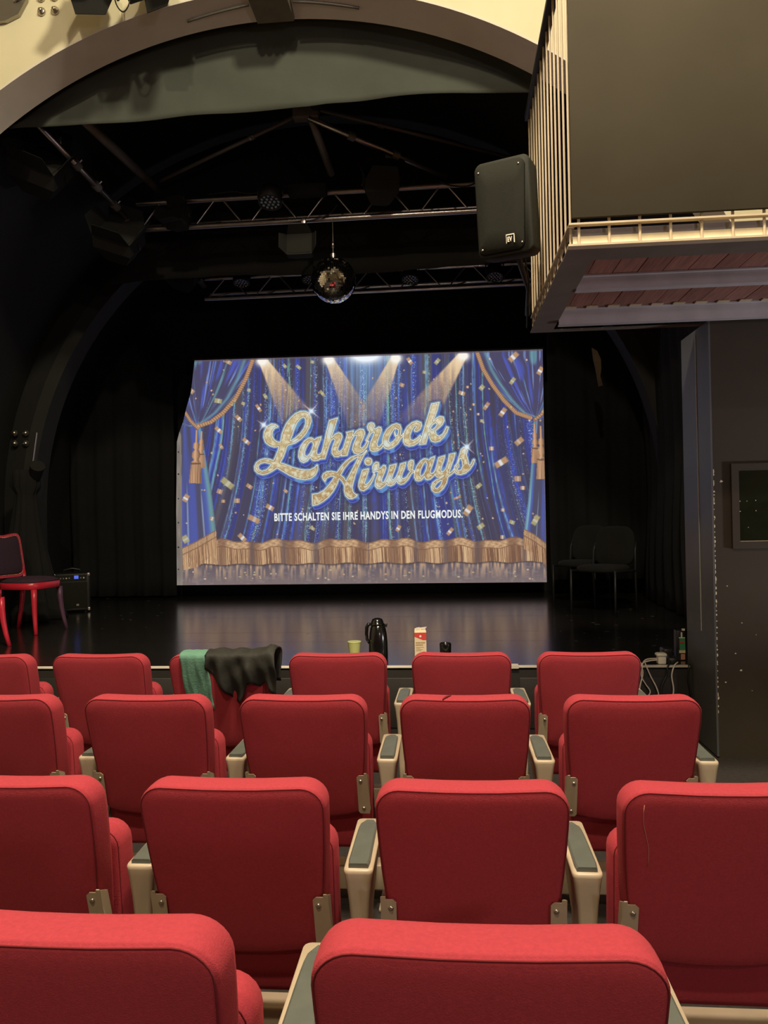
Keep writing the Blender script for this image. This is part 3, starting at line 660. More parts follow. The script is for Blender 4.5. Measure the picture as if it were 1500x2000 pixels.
quads = np.stack([ii, ii+NC+1, ii+NC+2, ii+1], -1).astype(np.int32)
me.vertices.add(len(V)); me.vertices.foreach_set('co', V.reshape(-1))
me.loops.add(quads.size); me.loops.foreach_set('vertex_index', quads.reshape(-1))
me.polygons.add(len(quads)); me.polygons.foreach_set('loop_start', np.arange(0, quads.size, 4, dtype=np.int32))
me.update(calc_edges=True)
ca = me.color_attributes.new('picture', 'FLOAT_COLOR', 'POINT')
ca.data.foreach_set('color', np.concatenate([art.reshape(-1, 3), np.ones((len(V), 1))], 1).astype(np.float32).reshape(-1))
pm = bpy.data.materials.new('projected_picture'); pm.use_nodes = True
nt = pm.node_tree; nt.nodes.clear()
out = nt.nodes.new('ShaderNodeOutputMaterial'); em = nt.nodes.new('ShaderNodeEmission'); at_ = nt.nodes.new('ShaderNodeAttribute'); at_.attribute_name = 'picture'
nt.links.new(at_.outputs['Color'], em.inputs['Color']); nt.links.new(em.outputs[0], out.inputs[0])
pm.cycles.emission_sampling = 'NONE'
me.materials.append(pm)
scr = thing('projection_screen', (-1.1, SY, .6), 'lit projection screen showing gold lettering on blue curtains', 'screen')
so = bpy.data.objects.new('screen_cloth', me); COL.objects.link(so); so.parent = scr; so.location = (1.1, -SY, -.6)
edge = [sheet(380, 704), sheet(373, 768), sheet(359, 822), sheet(345.5, 862), sheet(345.5, 1143), sheet(1068, 1137), sheet(1060, 682)]
MB().prism(edge, SY+.004, SY+.012).build('backing', M['white_plastic'], scr)
p0, p1 = sheet(376, 703.5), sheet(1063, 681.3)
MB().cyl((p0[0], SY+.008, p0[1]+.012), (p1[0], SY+.008, p1[1]+.012), .014).build('top_tube', M['black_metal'], scr)
for px in (508, 760, 1000):
    q = sheet(px, 704-.03235*(px-380)); MB().cyl((q[0], SY+.01, q[1]+.02), (q[0], SY+.01, 4.14), .004, n=6).build('suspension_line', M['cable_black'], scr)
wm = emitter('lettering_white', lin(236, 240, 236), 1.); wm.cycles.emission_sampling = 'NONE'
v, f = text_mesh('BITTE SCHALTEN SIE IHRE HANDYS IN DEN FLUGMODUS.', 1., bold=.030)
x0, x1 = min(p[0] for p in v), max(p[0] for p in v); zc = max(p[1] for p in v)
q0, q1 = sheet(536, 1017.5), sheet(903.5, 1010.5); qh = sheet(536, 1002.5)
L = math.dist(q0, q1); ang = math.atan2(q1[1]-q0[1], q1[0]-q0[0]); hh = math.dist(q0, qh)
ca_, sa_ = math.cos(ang), math.sin(ang)
vv = []
for (x, y, z) in v:
    a = (x-x0)/(x1-x0)*L; b = y/zc*hh; vv.append((q0[0]+a*ca_-b*sa_, SY-.003, q0[1]+a*sa_+b*ca_))
lt = MB().add(vv, f).build('lettering', wm, scr, fix=False); lt['kind'] = 'stuff'

# ------------------------------------------------------------------ theatre seats
def back_outline(n_c=7):
    P = []
    top, hw = .8545, .221
    half = [(0, top-.005), (.06, top-.0045), (.12, top-.002), (hw-.055, top)]
    for k in range(1, n_c+1):
        a = PI/2*(1-k/n_c); half.append((hw-.055+.055*math.cos(a), top-.055+.055*math.sin(a)))
    half += [(.220, .76), (.217, .70), (.212, .63), (.205, .56), (.198, .50), (.194, .455), (.188, .432), (.176, .420), (.14, .411), (.09, .404), (.045, .4005), (0, .4)]
    return half+[(-x, z) for x, z in half[-2:0:-1]]
def inset(P, d):
    # P runs clockwise seen from behind: inward normal is to the right of travel
    n = len(P); out = []; e = min(d, .02)
    for i in range(n):
        (xa, za), (xb, zb) = P[i-1], P[(i+1) % n]
        tx, tz = xb-xa, zb-za; L = math.hypot(tx, tz) or 1
        out.append((P[i][0]+tz/L*e, P[i][1]-tx/L*e))
    if d > .02:      # further in, shrink towards the middle so that corners never fold over
        cx = sum(p[0] for p in out)/n; cz = (max(p[1] for p in out)+min(p[1] for p in out))/2; k = 1-(d-e)/.22
        out = [(cx+(x-cx)*k, cz+(z-cz)*k) for x, z in out]
    return out
LEAN = math.tan(math.radians(15))
def lean_y(z): return (.8545-z)*LEAN
def make_seat():
    t = thing('theatre_seat', (0, 0, 0), 'red seat', 'seat')
    P = back_outline()
    prof = [(.075, -.094), (.035, -.0925), (.010, -.089), (.004, -.086), (.004, -.083), (.0, -.081), (-.001, -.074), (-.002, -.05), (-.001, -.02), (.002, -.004), (.010, .007), (.026, .014), (.06, .018)]
    R = [[(x, d+lean_y(z), z) for x, z in inset(P, i)] for i, d in prof]
    # centre of both faces
    b = MB(); b.rings(R, cap0=False, cap1=False)
    n = len(P)
    for ring, d, flip in ((R[0], -.096, 1), (R[-1], .020, 0)):
        c2 = [((x)*.5, d+lean_y(z*.5+.62*.5), z*.5+.62*.5) for x, _, z in ring]
        cc = (0, d+lean_y(.62), .62)
        v = list(ring)+c2+[cc]
        b.add(v, [(i, (i+1) % n, n+(i+1) % n, n+i) for i in range(n)]+[(n+i, n+(i+1) % n, 2*n) for i in range(n)], True)
    o = b.build('backrest', M['red_fabric'], t)
    bm = bmesh.new(); bm.from_mesh(o.data); bmesh.ops.remove_doubles(bm, verts=bm.verts, dist=1e-5); bmesh.ops.recalc_face_normals(bm, faces=bm.faces); bm.to_mesh(o.data); bm.free()
    seam = [(x, -.0865+lean_y(z), z) for x, z in inset(P, .0035) if z > .47]
    k0 = max(range(len(seam)), key=lambda i: abs(seam[i][0]-seam[i-1][0])) if seam else 0
    seam = seam[k0:]+seam[:k0]
    MB().tube(seam, .0014, n=5).build('seam', M['seam_red'], o)
    # tipped-up cushion in front of the back
    hw = .218; z0, z1 = .235, .685; r = .05
    Q = []
    for (cx, cz, a0) in ((hw-r, z1-r, PI/2), (hw-.035, z0+.06, 0), (-(hw-.035), z0+.06, -PI/2), (-(hw-r), z1-r, -PI)):
        rr_ = r if cz > .5 else .035
        for k in range(6):
            a = a0-PI/2*k/5; Q.append((cx+rr_*math.cos(a), cz+rr_*math.sin(a)-(0 if cz > .5 else .02*(1-abs(cx)/hw))))
    cy = lambda z: .125+.10*(.68-z)*.9
    prof = [(.06, -.052), (.02, -.050), (.006, -.044), (.005, -.041), (0, -.036), (-.002, 0), (0, .03), (.012, .046), (.05, .054)]
    R = [[(x, d+cy(z), z) for x, z in inset(Q, i)] for i, d in prof]
    cu = MB().rings(R).build('seat_cushion', M['red_fabric'], t)
    MB().tube([(x, -.0425+cy(z), z) for x, z in inset(Q, .0045)], .0013, n=5, closed=True).build('seam', M['seam_red'], cu)
    # steel plates that carry the back, two screws each
    for sg in (-1, 1):
        pl = MB()
        zt, zb = .572, .425
        poly = [(sg*.180, zt-.008), (sg*.188, zt), (sg*.205, zt), (sg*.206, zt+.008), (sg*.214, zt+.008), (sg*.224, zb+.02), (sg*.220, zb), (sg*.188, zb), (sg*.181, zb+.008)]
        v = [(x, -.1005+lean_y(z), z) for x, z in poly]+[(x, -.0965+lean_y(z), z) for x, z in poly]; m = len(poly)
        pl.add(v, [tuple(range(m)), tuple(range(m, 2*m))[::-1]]+[(i, (i+1) % m, m+(i+1) % m, m+i) for i in range(m)])
        # flange running forward to the standard
        fl_ = [(-.100+lean_y(zt+.008), zt+.008), (-.062+lean_y(zt), zt-.01), (-.058+lean_y(zb), zb), (-.100+lean_y(zb+.02), zb+.02)]
        pl.prism(fl_, sg*.2135, sg*.2175, axis='x')
        p = pl.build('bracket', M['beige_metal'], t)
        for z in (zt-.022, zb+.02):
            x = sg*.193 if z > .5 else sg*.20
            y = -.1005+lean_y(z)
            MB().lathe([(.0068, 0), (.0066, .002), (.0045, .0042), (.0015, .0048)], n=10, M=Matrix.Translation((x, y, z)) @ Matrix.Rotation(PI/2, 4, 'X')).build('screw', M['screw_steel'], p)
    return t
def make_arm(parent, x):
    """cast standard with its padded arm"""
    st = []
    def rect(w, y0, y1, z, r=.010, tilt=0.):
        pts = []
        for (cx, cy, a0) in ((w/2-r, y1-r, 0), (-w/2+r, y1-r, PI/2), (-w/2+r, y0+r, PI), (w/2-r, y0+r, 1.5*PI)):
            for k in range(4): a = a0+PI/2*k/3; pts.append((x+cx+r*math.cos(a), cy+r*math.sin(a), z+tilt*(cy-y0)))
        return pts
    R = [rect(.040, .085, .19, .05), rect(.040, .085, .19, .30), rect(.043, .075, .22, .44), rect(.052, .068, .30, .515), rect(.066, .062, .37, .572, .012), rect(.073, .060, .385, .590, .013), rect(.074, .060, .388, .597, .014), rect(.070, .063, .385, .601, .014)]
    a = MB().rings(R, smooth=True).build('armrest', M['beige_metal'], parent)
    pd = []
    for k in range(11):
        u = k/10; y = .072+.305*u; w = .0275*(1-.12*u-(.55*(max(0, u-.86)/.14)**2))*(1 if k else .90)
        pd.append((y, w, .0115 - .020*max(0, u-.55)**2*4))
    V = []; F = []
    for y, w, h in pd:
        V += [(x-w, y, .6012), (x-w, y, .6012+h*.7), (x-w+.004, y, .6012+h), (x+w-.004, y, .6012+h), (x+w, y, .6012+h*.7), (x+w, y, .6012)]
    m = 6
    for k in range(len(pd)-1):
        for i in range(m): j = (i+1) % m; F.append((k*m+i, k*m+j, (k+1)*m+j, (k+1)*m+i))
    F += [tuple(range(m)), tuple(range((len(pd)-1)*m, len(pd)*m))[::-1]]
    MB().add(V, F, False).build('arm_pad', M['arm_pad'], a)
proto = make_seat(); make_arm(proto, -.28)
ends = thing('seat_standard', (0, 0, 0), 'x', 'armrest'); make_arm(ends, 0)
ROWY = {1: 3.51, 2: 2.692, 3: 1.834, 4: 1.025}
ROWN = {1: 'front row', 2: 'second row from the stage', 3: 'third row from the stage', 4: 'row nearest the viewer'}
SEATS = {1: range(-4, 2), 2: range(-4, 2), 3: range(-3, 2), 4: range(-2, 1)}
SEATS = {1: [-4, -3, -2, -1, 0, 1], 2: [-3, -2, -1, 0, 1], 3: [-2, -1, 0, 1], 4: [-1, 0]}
LBL = {(1, -4): 'red theatre seat cut by the left edge, front row',
       (1, -3): 'uncovered red theatre seat left of the one draped with clothes, front row',
       (1, -2): 'red theatre seat draped with a green towel and dark jacket, front row',
       (1, -1): 'red theatre seat in front of the lime cup and black vacuum jug, front row',
       (1, 0): 'red theatre seat in front of the milk carton, front row',
       (1, 1): 'rightmost red theatre seat of the front row, beside the hanging cables',
       (2, -3): 'red theatre seat cut by the left edge, second row from the stage',
       (2, -2): 'red theatre seat directly behind the green towel, second row from the stage',
       (2, -1): 'red theatre seat third from the right, second row from the stage',
       (2, 0): 'red theatre seat with a small dark crease on its top, second row from stage',
       (2, 1): 'rightmost red theatre seat of the second row, beside the black wall',
       (3, -2): 'red theatre seat cut by the left edge, third row from the stage',
       (3, -1): 'red theatre seat left of centre, third row from the stage',
       (3, 0): 'red theatre seat with armrests showing on both sides, third row from stage',
       (3, 1): 'red theatre seat cut by the right edge with thin chalk line, third row',
       (4, -1): 'large near red theatre seat at the bottom left corner',
       (4, 0): 'large near red theatre seat at the bottom centre'}
XS0 = .0326; first = True; seats = {}
for r, cs in SEATS.items():
    for c in cs:
        s_ = proto if first else copy_tree(proto); first = False
        s_.location = (XS0+.56*c, ROWY[r], .09 if r == 4 else 0)
        jig = random.Random(r*31+c*7)
        s_.rotation_euler.z = math.radians(jig.uniform(-.5, .5))
        s_['label'] = LBL[(r, c)]; s_['group'] = 'red theatre seats in rows'; seats[(r, c)] = s_
    e = ends if r == 1 else copy_tree(ends)
    e.location = (XS0+.56*cs[-1]+.28, ROWY[r], .09 if r == 4 else 0)
    e['label'] = {1: 'beige armrest with grey pad ending the front row on the right', 2: 'beige armrest with grey pad at the right end of the second row, by the wall',
                  3: 'beige armrest with grey pad ending the third row on the right', 4: 'beige armrest with grey pad right of the bottom centre seat'}[r]; e['group'] = 'row end armrests'
    xa, xb = XS0+.56*cs[0]-.30, XS0+.56*cs[-1]+.34
    zz = .09 if r == 4 else 0
    bt = thing('seat_beam', (0, ROWY[r]+.3, zz), {1: 'beige steel beam under the seats of the front row', 2: 'beige steel beam under the seats of the second row', 3: 'beige steel beam under the seats of the third row', 4: 'beige steel beam under the two nearest seats'}[r], 'beam', 'beams carrying the seat rows')
    MB().box((xa, ROWY[r]+.215, zz+.055), (xb, ROWY[r]+.29, zz+.150), bev=.006).build('beam', M['beige_metal'], bt)
    for k in range(len(cs)+1):
        x = XS0+.56*(cs[0]+k)-.28
        MB().box((x-.05, ROWY[r]+.16, zz), (x+.05, ROWY[r]+.34, zz+.012), bev=.003).box((x-.02, ROWY[r]+.225, zz+.012), (x+.02, ROWY[r]+.28, zz+.056)).build('foot', M['beige_metal'], bt)
# a chalk line and a crease: marks on two seats
def on_back(seat, x, z, out=.0975): return (x, -out+lean_y(z), z)
MB().tube([tuple(Vector(on_back(None, -.178+.014*k/8-.004*math.sin(k*.8), .825-.155*k/8, .0955+.0012*0))+seats[(3, 1)].location) for k in range(9)], .0007, n=5).build('chalk_line', M['print_rose'], seats[(3, 1)])
MB().tube([tuple(Vector((-.075+.03*k/6, -.086+.055*k/6, .853+.0025*math.sin(k/6*PI)))+seats[(2, 0)].location) for k in range(7)], [.001, .003, .004, .0035, .003, .002, .001], n=6).build('crease', M['seam_red'], seats[(2, 0)])

# ------------------------------------------------------------------ clothes over a front seat
def drape(name, xs, front, back, mat, label, cat, thick=.007, fold=.010, seed=1, tilt=0., lift=None):
    sy_, zt = ROWY[1], .8545; rnd = random.Random(seed); ph = [rnd.uniform(0, 6.3) for _ in range(6)]
    nb = 26; V = [[], []]
    for x0_ in xs:
        u = (x0_-xs[0])/(xs[-1]-xs[0]); lb = back(u); lf = front(u)
        up = lift(u) if lift else 0.
        for k in range(nb):
            s_ = k/(nb-1)
            path = lf+.115+lb; q = s_*path
            if q < lf: y, z, ny, nz = .026, zt-lf+q, 1, 0
            elif q < lf+.115:
                a = (q-lf)/.115*PI; y = -.034+.060*math.cos(a); z = zt-.004+.012*math.sin(a)**.6 if 0 < a < PI else zt; ny, nz = math.cos(a), math.sin(a)
            else: d = q-lf-.115; z = zt-d; y = -.097+d*LEAN; ny, nz = -1, 0
            hang = max(0, q-lf-.115)
            wv = fold*(min(1, hang/.05))*(1+math.sin(u*17+ph[0]+hang*9)+.6*math.sin(u*31+ph[1]-hang*14)+.4*math.sin(hang*40+u*6+ph[2]))
            w2 = fold*.35*(1+math.sin(u*23+ph[3]+q*25))
            e = .006+(wv if ny < -.5 else w2)
            x = x0_+tilt*hang+.004*math.sin(q*30+ph[4]+u*4)
            zz = z+e*nz+up*max(0, 1-abs(q-lf-.06)/.08)
            V[0].append((x, y+e*ny, zz)); V[1].append((x, y+(e-thick)*ny, zz-thick*nz))
    m = len(xs); N = m*nb; F = []
    for i in range(m-1):
        for k in range(nb-1):
            a = i*nb+k; F.append((a, a+1, a+nb+1, a+nb)); F.append((N+a, N+a+nb, N+a+nb+1, N+a+1))
    for i in range(m-1):
        a = i*nb; F.append((a, a+nb, N+a+nb, N+a)); a += nb-1; F.append((a, N+a, N+a+nb, a+nb))
    for k in range(nb-1):
        F.append((k, N+k, N+k+1, k+1)); a = (m-1)*nb+k; F.append((a, a+1, N+a+1, N+a))
    b = MB().add([(x, y+sy_, z) for x, y, z in V[0]+V[1]], F, True)
    return tag(b.build(name, mat), label, cat)
drape('towel', lsp(-1.250, -1.128, 16), lambda u: .10, lambda u: .265-.01*u, M['towel_green'], 'green towel hanging over the back of a red front-row seat', 'towel', fold=.0025, seed=4, tilt=.09)
hang_pts = [(0, .06), (.12, .10), (.25, .17), (.38, .215), (.47, .225), (.56, .14), (.64, .125), (.74, .15), (.84, .12), (.92, .17), (1, .19)]
jk = drape('jacket', lsp(-1.130, -.805, 44), lambda u: .14, lambda u: float(np.interp(u, [p[0] for p in hang_pts], [p[1] for p in hang_pts])), M['jacket_black'], 'crumpled dark jacket thrown over the same seat beside the green towel', 'jacket', thick=.008, fold=.012, seed=9, lift=lambda u: .004+.024*max(0, 1-abs(u-.9)/.16)-.004*(u > .97))

# ------------------------------------------------------------------ gallery on the right
GX, GY0, GY1, GZ = .520, 3.31, 4.86, 2.60
g = thing('balcony', (1.4, 4.1, GZ), 'steel-framed balcony with dark board front and wooden plank floor', 'balcony')
GR = 3.6
MB().box((GX+.012, GY0-.018, 2.716), (GR, GY0-.002, 3.96), bev=.002).build('front_board', M['balcony_board'], g)
MB().box((GX, GY0-.012, 2.690), (GR, GY0+.0185, 2.698)).build('flat_bar', M['bar_cream'], g)
MB().box((GX-.004, GY0-.018, 2.598), (GR, GY0+.028, 2.607)).build('flat_bar', M['bar_cream'], g)
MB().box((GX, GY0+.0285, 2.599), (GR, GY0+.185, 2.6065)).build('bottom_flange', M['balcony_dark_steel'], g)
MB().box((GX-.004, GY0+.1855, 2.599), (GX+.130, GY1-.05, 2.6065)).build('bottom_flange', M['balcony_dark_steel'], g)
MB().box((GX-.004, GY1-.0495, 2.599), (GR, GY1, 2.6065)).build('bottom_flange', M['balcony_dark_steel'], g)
MB().box((GX, GY0+.0225, 2.6905), (GX+.03, GY1, 2.698)).build('flat_bar', M['balcony_steel'], g)
MB().box((GX+.02, GY0+.0195, 2.607), (GR, GY0+.032, 2.650)).build('edge_board', M['edge_cream'], g)
MB().box((GX+.02, GY0+.046, 2.651), (GR, GY0+.056, 2.6895)).build('edge_channel', M['joist_grey'], g)
x = GX+.045; k = 0
bar_proto = None
while x < GR:
    b = MB().cyl((x, GY0+.012, 2.604), (x, GY0+.012, 3.93), .0062, n=10).build('baluster', M['bar_cream'], g); x += .1265
for k in range(13):
    y = GY0+.03+k*.125
    MB().cyl((GX+.012, y, 2.602), (GX+.012, y, 3.93), .0052, n=10).build('baluster', M['bar_cream'], g)
MB().box((GX-.012, GY0-.02, 3.925), (GX+.036, GY1, 3.965), bev=.004).build('handrail', M['black_metal'], g)
MB().box((GX+.037, GY0-.02, 3.962), (GR, GY0+.03, 3.99), bev=.004).build('handrail', M['black_metal'], g)
# deck planks along the depth
x = GX+.06; k = 0; rr = random.Random(5)
while x < GR:
    MB().box((x+.002, GY0+.06, 2.662+.0008*(k % 3)), (x+.1195, GY1-.005, 2.687+.001*(k % 2)), bev=0).build('plank', M['plank_wood' if k % 3 else 'plank_wood_b'], g); x += .122; k += 1
for (ya, z0) in ((3.93, 2.592), (4.56, 2.572)):
    MB().box((GX+.131, ya, z0), (GR, ya+.010, 2.661)).box((GX+.131, ya+.0105, z0), (GR, ya+.055, z0+.008)).box((GX+.131, ya-.022, 2.654), (GR, ya-.0005, 2.661)).build('joist', M['joist_grey'], g)
x = GX+.16
while x < GR:
    MB().box((x, 4.50, 2.655), (x+.065, 4.5375, 2.661)).build('clip', M['bar_cream'], g); x += .122

# ------------------------------------------------------------------ loudspeaker hung at the gallery corner
SPC = (.300, 4.00, 3.052)
sp = thing('loudspeaker', SPC, 'black loudspeaker mounted at the corner of the balcony', 'loudspeaker')
Fm = frame(SPC, z=-math.radians(23), x=math.radians(6))
def sp_out(w, h, n=6):
    # front outline with a slightly bowed top, drawn in x and z
    P = []; r = .035
    for (cx, cz, a0) in ((w/2-r, h/2-r, PI/2), (w/2-r, -h/2+r, 0), (-w/2+r, -h/2+r, -PI/2), (-w/2+r, h/2-r, -PI)):
        for k in range(n+1): a = a0-PI/2*k/n; P.append((cx+r*math.cos(a), cz+r*math.sin(a)))
    return P
bodyR = []
bow = lambda x, z: z+(.022*(1-(x/.18)**2) if z > 0 else -.008*(1-(x/.18)**2))
for (d, w, h) in ((.0, .288, .455), (.012, .300, .47), (.06, .300, .47), (.15, .285, .455), (.205, .21, .41), (.215, .19, .39)):
    bodyR.append([(x, d, bow(x, z)) for x, z in sp_out(w, h)])
MB().rings(bodyR, M=Fm).build('cabinet', M['speaker_body'], sp)
GP = [(x-.012, bow(x, z)) for x, z in sp_out(.262, .435)]
GP = [(x+(.012*math.sin((z+.05)*10) if x > .06 else 0), z) for x, z in GP]
MB().rings([[(x, -.001, z) for x, z in GP], [(x, -.012, z) for x, z in inset(GP, .006)], [(x*.5, -.018, z*.5) for x, z in GP]], M=Fm).build('grille', M['speaker_grille'], sp)
for (x, z) in ((-.12, .195), (.095, .20), (-.12, -.195), (.095, -.19)):
    MB().lathe([(.006, 0), (.005, .002), (.001, .003)], n=8, M=Fm @ Matrix.Translation((x, -.014, z)) @ Matrix.Rotation(PI/2, 4, 'X')).build('screw', M['screw_steel'], sp)
bx, bz = .035, -.165
badge = MB()
badge.box((bx-.022, -.021, bz+.020), (bx+.022, -.018, bz+.025), M=Fm).box((bx+.019, -.021, bz-.020), (bx+.0235, -.018, bz+.020), M=Fm).box((bx-.022, -.021, bz-.020), (bx-.0195, -.018, bz+.020), M=Fm)
bd = badge.build('badge', M['white_plastic'], sp); bd['label'] = 'small silver maker badge'
v, f = text_mesh('EV', .034, bold=.0012, sx=.62, depth=.001)
MB().add([(bx-.0155+x, -.020-z, bz-.012+y) for x, y, z in v], f, M=Fm).build('lettering', M['white_plastic'], bd, fix=False)
MB().tube([tuple(Fm @ Vector((.0, .19, -.17))), (.42, 4.36, 2.86), (.485, 4.60, 2.80), (.495, 4.80, 2.70)], .016, n=10).build('wall_bracket', M['black_metal'], sp)
MB().tube([tuple(Fm @ Vector((.03, .20, -.13))), (.47, 4.45, 2.80), (.475, 4.6, 2.70), (.49, 4.80, 2.62)], .005, n=6).build('cable', M['cable_black'], sp)

# ------------------------------------------------------------------ trusses and pipes
def truss(name, a, b, h, depth, label, bays, phase=0):
    a, b = Vector(a), Vector(b); t = thing(name, tuple((a+b)/2), label, 'truss', 'lighting trusses')
    L = (b-a).length; d = (b-a).normalized(); up = Vector((0, 0, 1)); side = Vector((0, 1, 0))
    cs = [(Vector((0, 0, 0))), up*h, up*(h*.5)+side*depth]
    for c in cs: MB().cyl(tuple(a+c), tuple(b+c), .025, n=14).build('chord', M['steel'], t)
    n = bays*2
    for k in range(n):
        s0, s1 = L*(k+.12)/n, L*(k+.88)/n
        p, q = (a+d*s0, a+d*s1+up*h) if (k+phase) % 2 == 0 else (a+d*s0+up*h, a+d*s1)
        MB().cyl(tuple(p), tuple(q), .0085, n=8).build('brace', M['steel'], t)
        if k % 2 == 0:
            MB().cyl(tuple(a+d*s0), tuple(a+d*s1+up*h*.5+side*depth), .008, n=8).build('brace', M['steel'], t)
    return t
truss('truss', (-2.89, 7.0, 4.212), (.78, 7.0, 4.222), .246, .24, 'front silver lighting truss from which the mirror ball hangs', 7)
truss('truss', (-2.925, 9.1, 4.146), (1.15, 9.1, 4.158), .245, .22, 'rear silver lighting truss just above the projection screen', 7)
def pipe(pts, r, label, mat='steel', coup=()):
    P = [Vector(p) for p in pts]; t = thing('pipe', tuple(P[0]), label, 'pipe', 'pipes of the stage rig')
    MB().tube(pts, r, n=12).build('tube', M[mat], t)
    for u in coup:
        a = P[0].lerp(P[-1], u); d = (P[-1]-P[0]).normalized()
        MB().cyl(tuple(a-d*.03), tuple(a+d*.03), r*1.45, n=10).build('coupler', M['dark_steel'], t)
        MB().cyl(tuple(a), tuple(a+d.orthogonal().normalized()*r*2.4), .009, n=8).build('bolt', M['steel'], t)
    return t
pipe([(-3.19, 5.80, 4.62), (-2.90, 7.02, 4.23)], .026, 'shiny scaffold pipe with couplers at the left of the rig', coup=(.35, .55, .75, .9))
pipe([(-2.90, 5.86, 4.72), (-2.72, 7.1, 4.62)], .040, 'dull grey pipe left of the rig running back to the front truss', 'dark_steel')
AP = (-1.16, 6.45, 4.93)
pipe([AP, (-2.66, 7.0, 4.66)], .017, 'thin grey pipe slanting down to the left end of the front truss', 'dark_steel', (.35,))
pipe([(AP[0]+.03, 6.45, 4.90), (-1.03, 6.98, 4.62)], .034, 'thick grey pipe dropping from the roof to the middle of the front truss', 'dark_steel')
pipe([(AP[0]+.02, 6.42, 4.86), (.02, 6.98, 4.535)], .026, 'silver pipe slanting down to the right part of the front truss', 'steel', (.3, .62))
pipe([(AP[0]+.08, 6.6, 5.02), (.66, 7.55, 4.93)], .018, 'dim pipe running back to the right under the vault', 'dark_steel', (.3,))
pipe([(-3.05, 8.2, 4.55), (-2.93, 9.08, 4.30)], .036, 'short bright pipe above the left end of the rear truss', 'steel')
hub = thing('rigging_hub', (AP[0], AP[1], 5.4), 'dark steel hub under the vault where the rig pipes meet', 'bracket')
MB().box((AP[0]-.11, AP[1]-.05, 4.86), (AP[0]+.11, AP[1]+.05, 4.98), bev=.008).build('plate', M['dark_steel'], hub)
MB().cyl((AP[0], AP[1], 4.98), (AP[0], AP[1], 5.42), .03, n=10).build('post', M['dark_steel'], hub)
MB().cyl((AP[0]+.09, AP[1]-.06, 4.95), (AP[0]+.09, AP[1]-.02, 4.95), .05, n=14).build('washer', M['steel'], hub)

# ------------------------------------------------------------------ lamps of the rig
def flood(loc, z, x, size, label, flaps=True, name='floodlight', cl=None, y=0.):
    """box floodlight: tapering body, glass, four barn doors, yoke and clamp; it looks along -Y of its own frame"""
    t = thing(name, loc, label, 'stage light', 'lamps on the stage rig'); F = frame(loc, z, x, y); a = size
    bt = MB().rings([[(sx*a*.5*k, yy, sz*a*.42*k) for sx, sz in ((-1, -1), (1, -1), (1, 1), (-1, 1))] for yy, k in ((-a*.30, 1), (a*.05, 1), (a*.45, .55), (a*.5, .35))], M=F, smooth=False)
    bt.build('housing', M['fixture_grey'], t)
    MB().box((-a*.44, -a*.315, -a*.36), (a*.44, -a*.302, a*.36), M=F).build('glass', M['fixture_grey'], t)
    if flaps:
        for (sx, sz) in ((-1, 0), (1, 0), (0, -1), (0, 1)):
            if sx: pts = [(sx*a*.5, -a*.30, -a*.42), (sx*a*.5, -a*.30, a*.42), (sx*a*.72, -a*.68, a*.30), (sx*a*.72, -a*.68, -a*.30)]
            else: pts = [(-a*.5, -a*.30, sz*a*.42), (a*.5, -a*.30, sz*a*.42), (a*.36, -a*.70, sz*a*.62), (-a*.36, -a*.70, sz*a*.62)]
            off = Vector((sx*.004, 0, sz*.004)); q = [Vector(p)+off for p in pts]
            MB().add([tuple(p) for p in pts]+[tuple(p) for p in q], [(0, 1, 2, 3), (7, 6, 5, 4), (0, 4, 5, 1), (1, 5, 6, 2), (2, 6, 7, 3), (3, 7, 4, 0)], M=F).build('barn_door', M['fixture_grey'], t)
    c = cl if cl else (loc[0], loc[1], loc[2]+a*.85)
    A = F @ Vector((-a*.56, 0, 0)); B = F @ Vector((a*.56, 0, 0)); top = Vector(c)
    MB().tube([tuple(A), tuple(A.lerp(top, .55)+Vector((0, 0, a*.12))), tuple(top-Vector((0, 0, .03))), tuple(B.lerp(top, .55)+Vector((0, 0, a*.12))), tuple(B)], .009, n=6).build('yoke', M['black_metal'], t)
    MB().box((c[0]-.025, c[1]-.03, c[2]-.03), (c[0]+.025, c[1]+.03, c[2]+.035), bev=.006).build('clamp', M['steel'], t)
    return t
def ledpar(loc, z, x, r, label, cl, dim=False):
    t = thing('led_spotlight', loc, label, 'stage light', 'lamps on the stage rig'); F = frame(loc, z, x)
    MB().lathe([(r*.45, .16), (r*.8, .15), (r, .10), (r*1.02, .0), (r*.94, -.004), (r*.92, .02)], n=24, M=F).build('housing', M['black_metal'], t)
    MB().cyl((0, 0, .016), (0, 0, .022), r*.915, n=24, M=F).build('lens_plate', M['lens_dark'], t)
    led = MB()
    for rad, cnt in ((0, 1), (.38, 6), (.74, 12)):
        for k in range(cnt):
            a = 2*PI*k/cnt; led.lathe([(r*.135, .012), (r*.12, .004), (r*.05, .0)], n=8, M=F @ Matrix.Translation((r*rad*math.cos(a), r*rad*math.sin(a), 0)))
    tag(led.build('led_lenses', M['led_lens' if not dim else 'socket_metal'], t), kind='stuff')
    top = Vector(cl)
    MB().tube([tuple(F @ Vector((-r*1.08, 0, .06))), tuple(F @ Vector((-r*1.08, 0, .06))+Vector((0, 0, .1))), tuple(top), tuple(F @ Vector((r*1.08, 0, .06))+Vector((0, 0, .1))), tuple(F @ Vector((r*1.08, 0, .06)))], .007, n=6).build('yoke', M['black_metal'], t)
    return t
flood((-3.38, 6.18, 4.42), .5, math.radians(-38), .40, 'large dark floodlight at the far upper left below the arch', cl=(-3.14, 6.05, 4.60), y=.5)
flood((-3.00, 6.85, 4.04), .35, math.radians(-40), .36, 'dark floodlight hanging at the left end of the front truss', cl=(-2.95, 6.95, 4.30), y=.45)
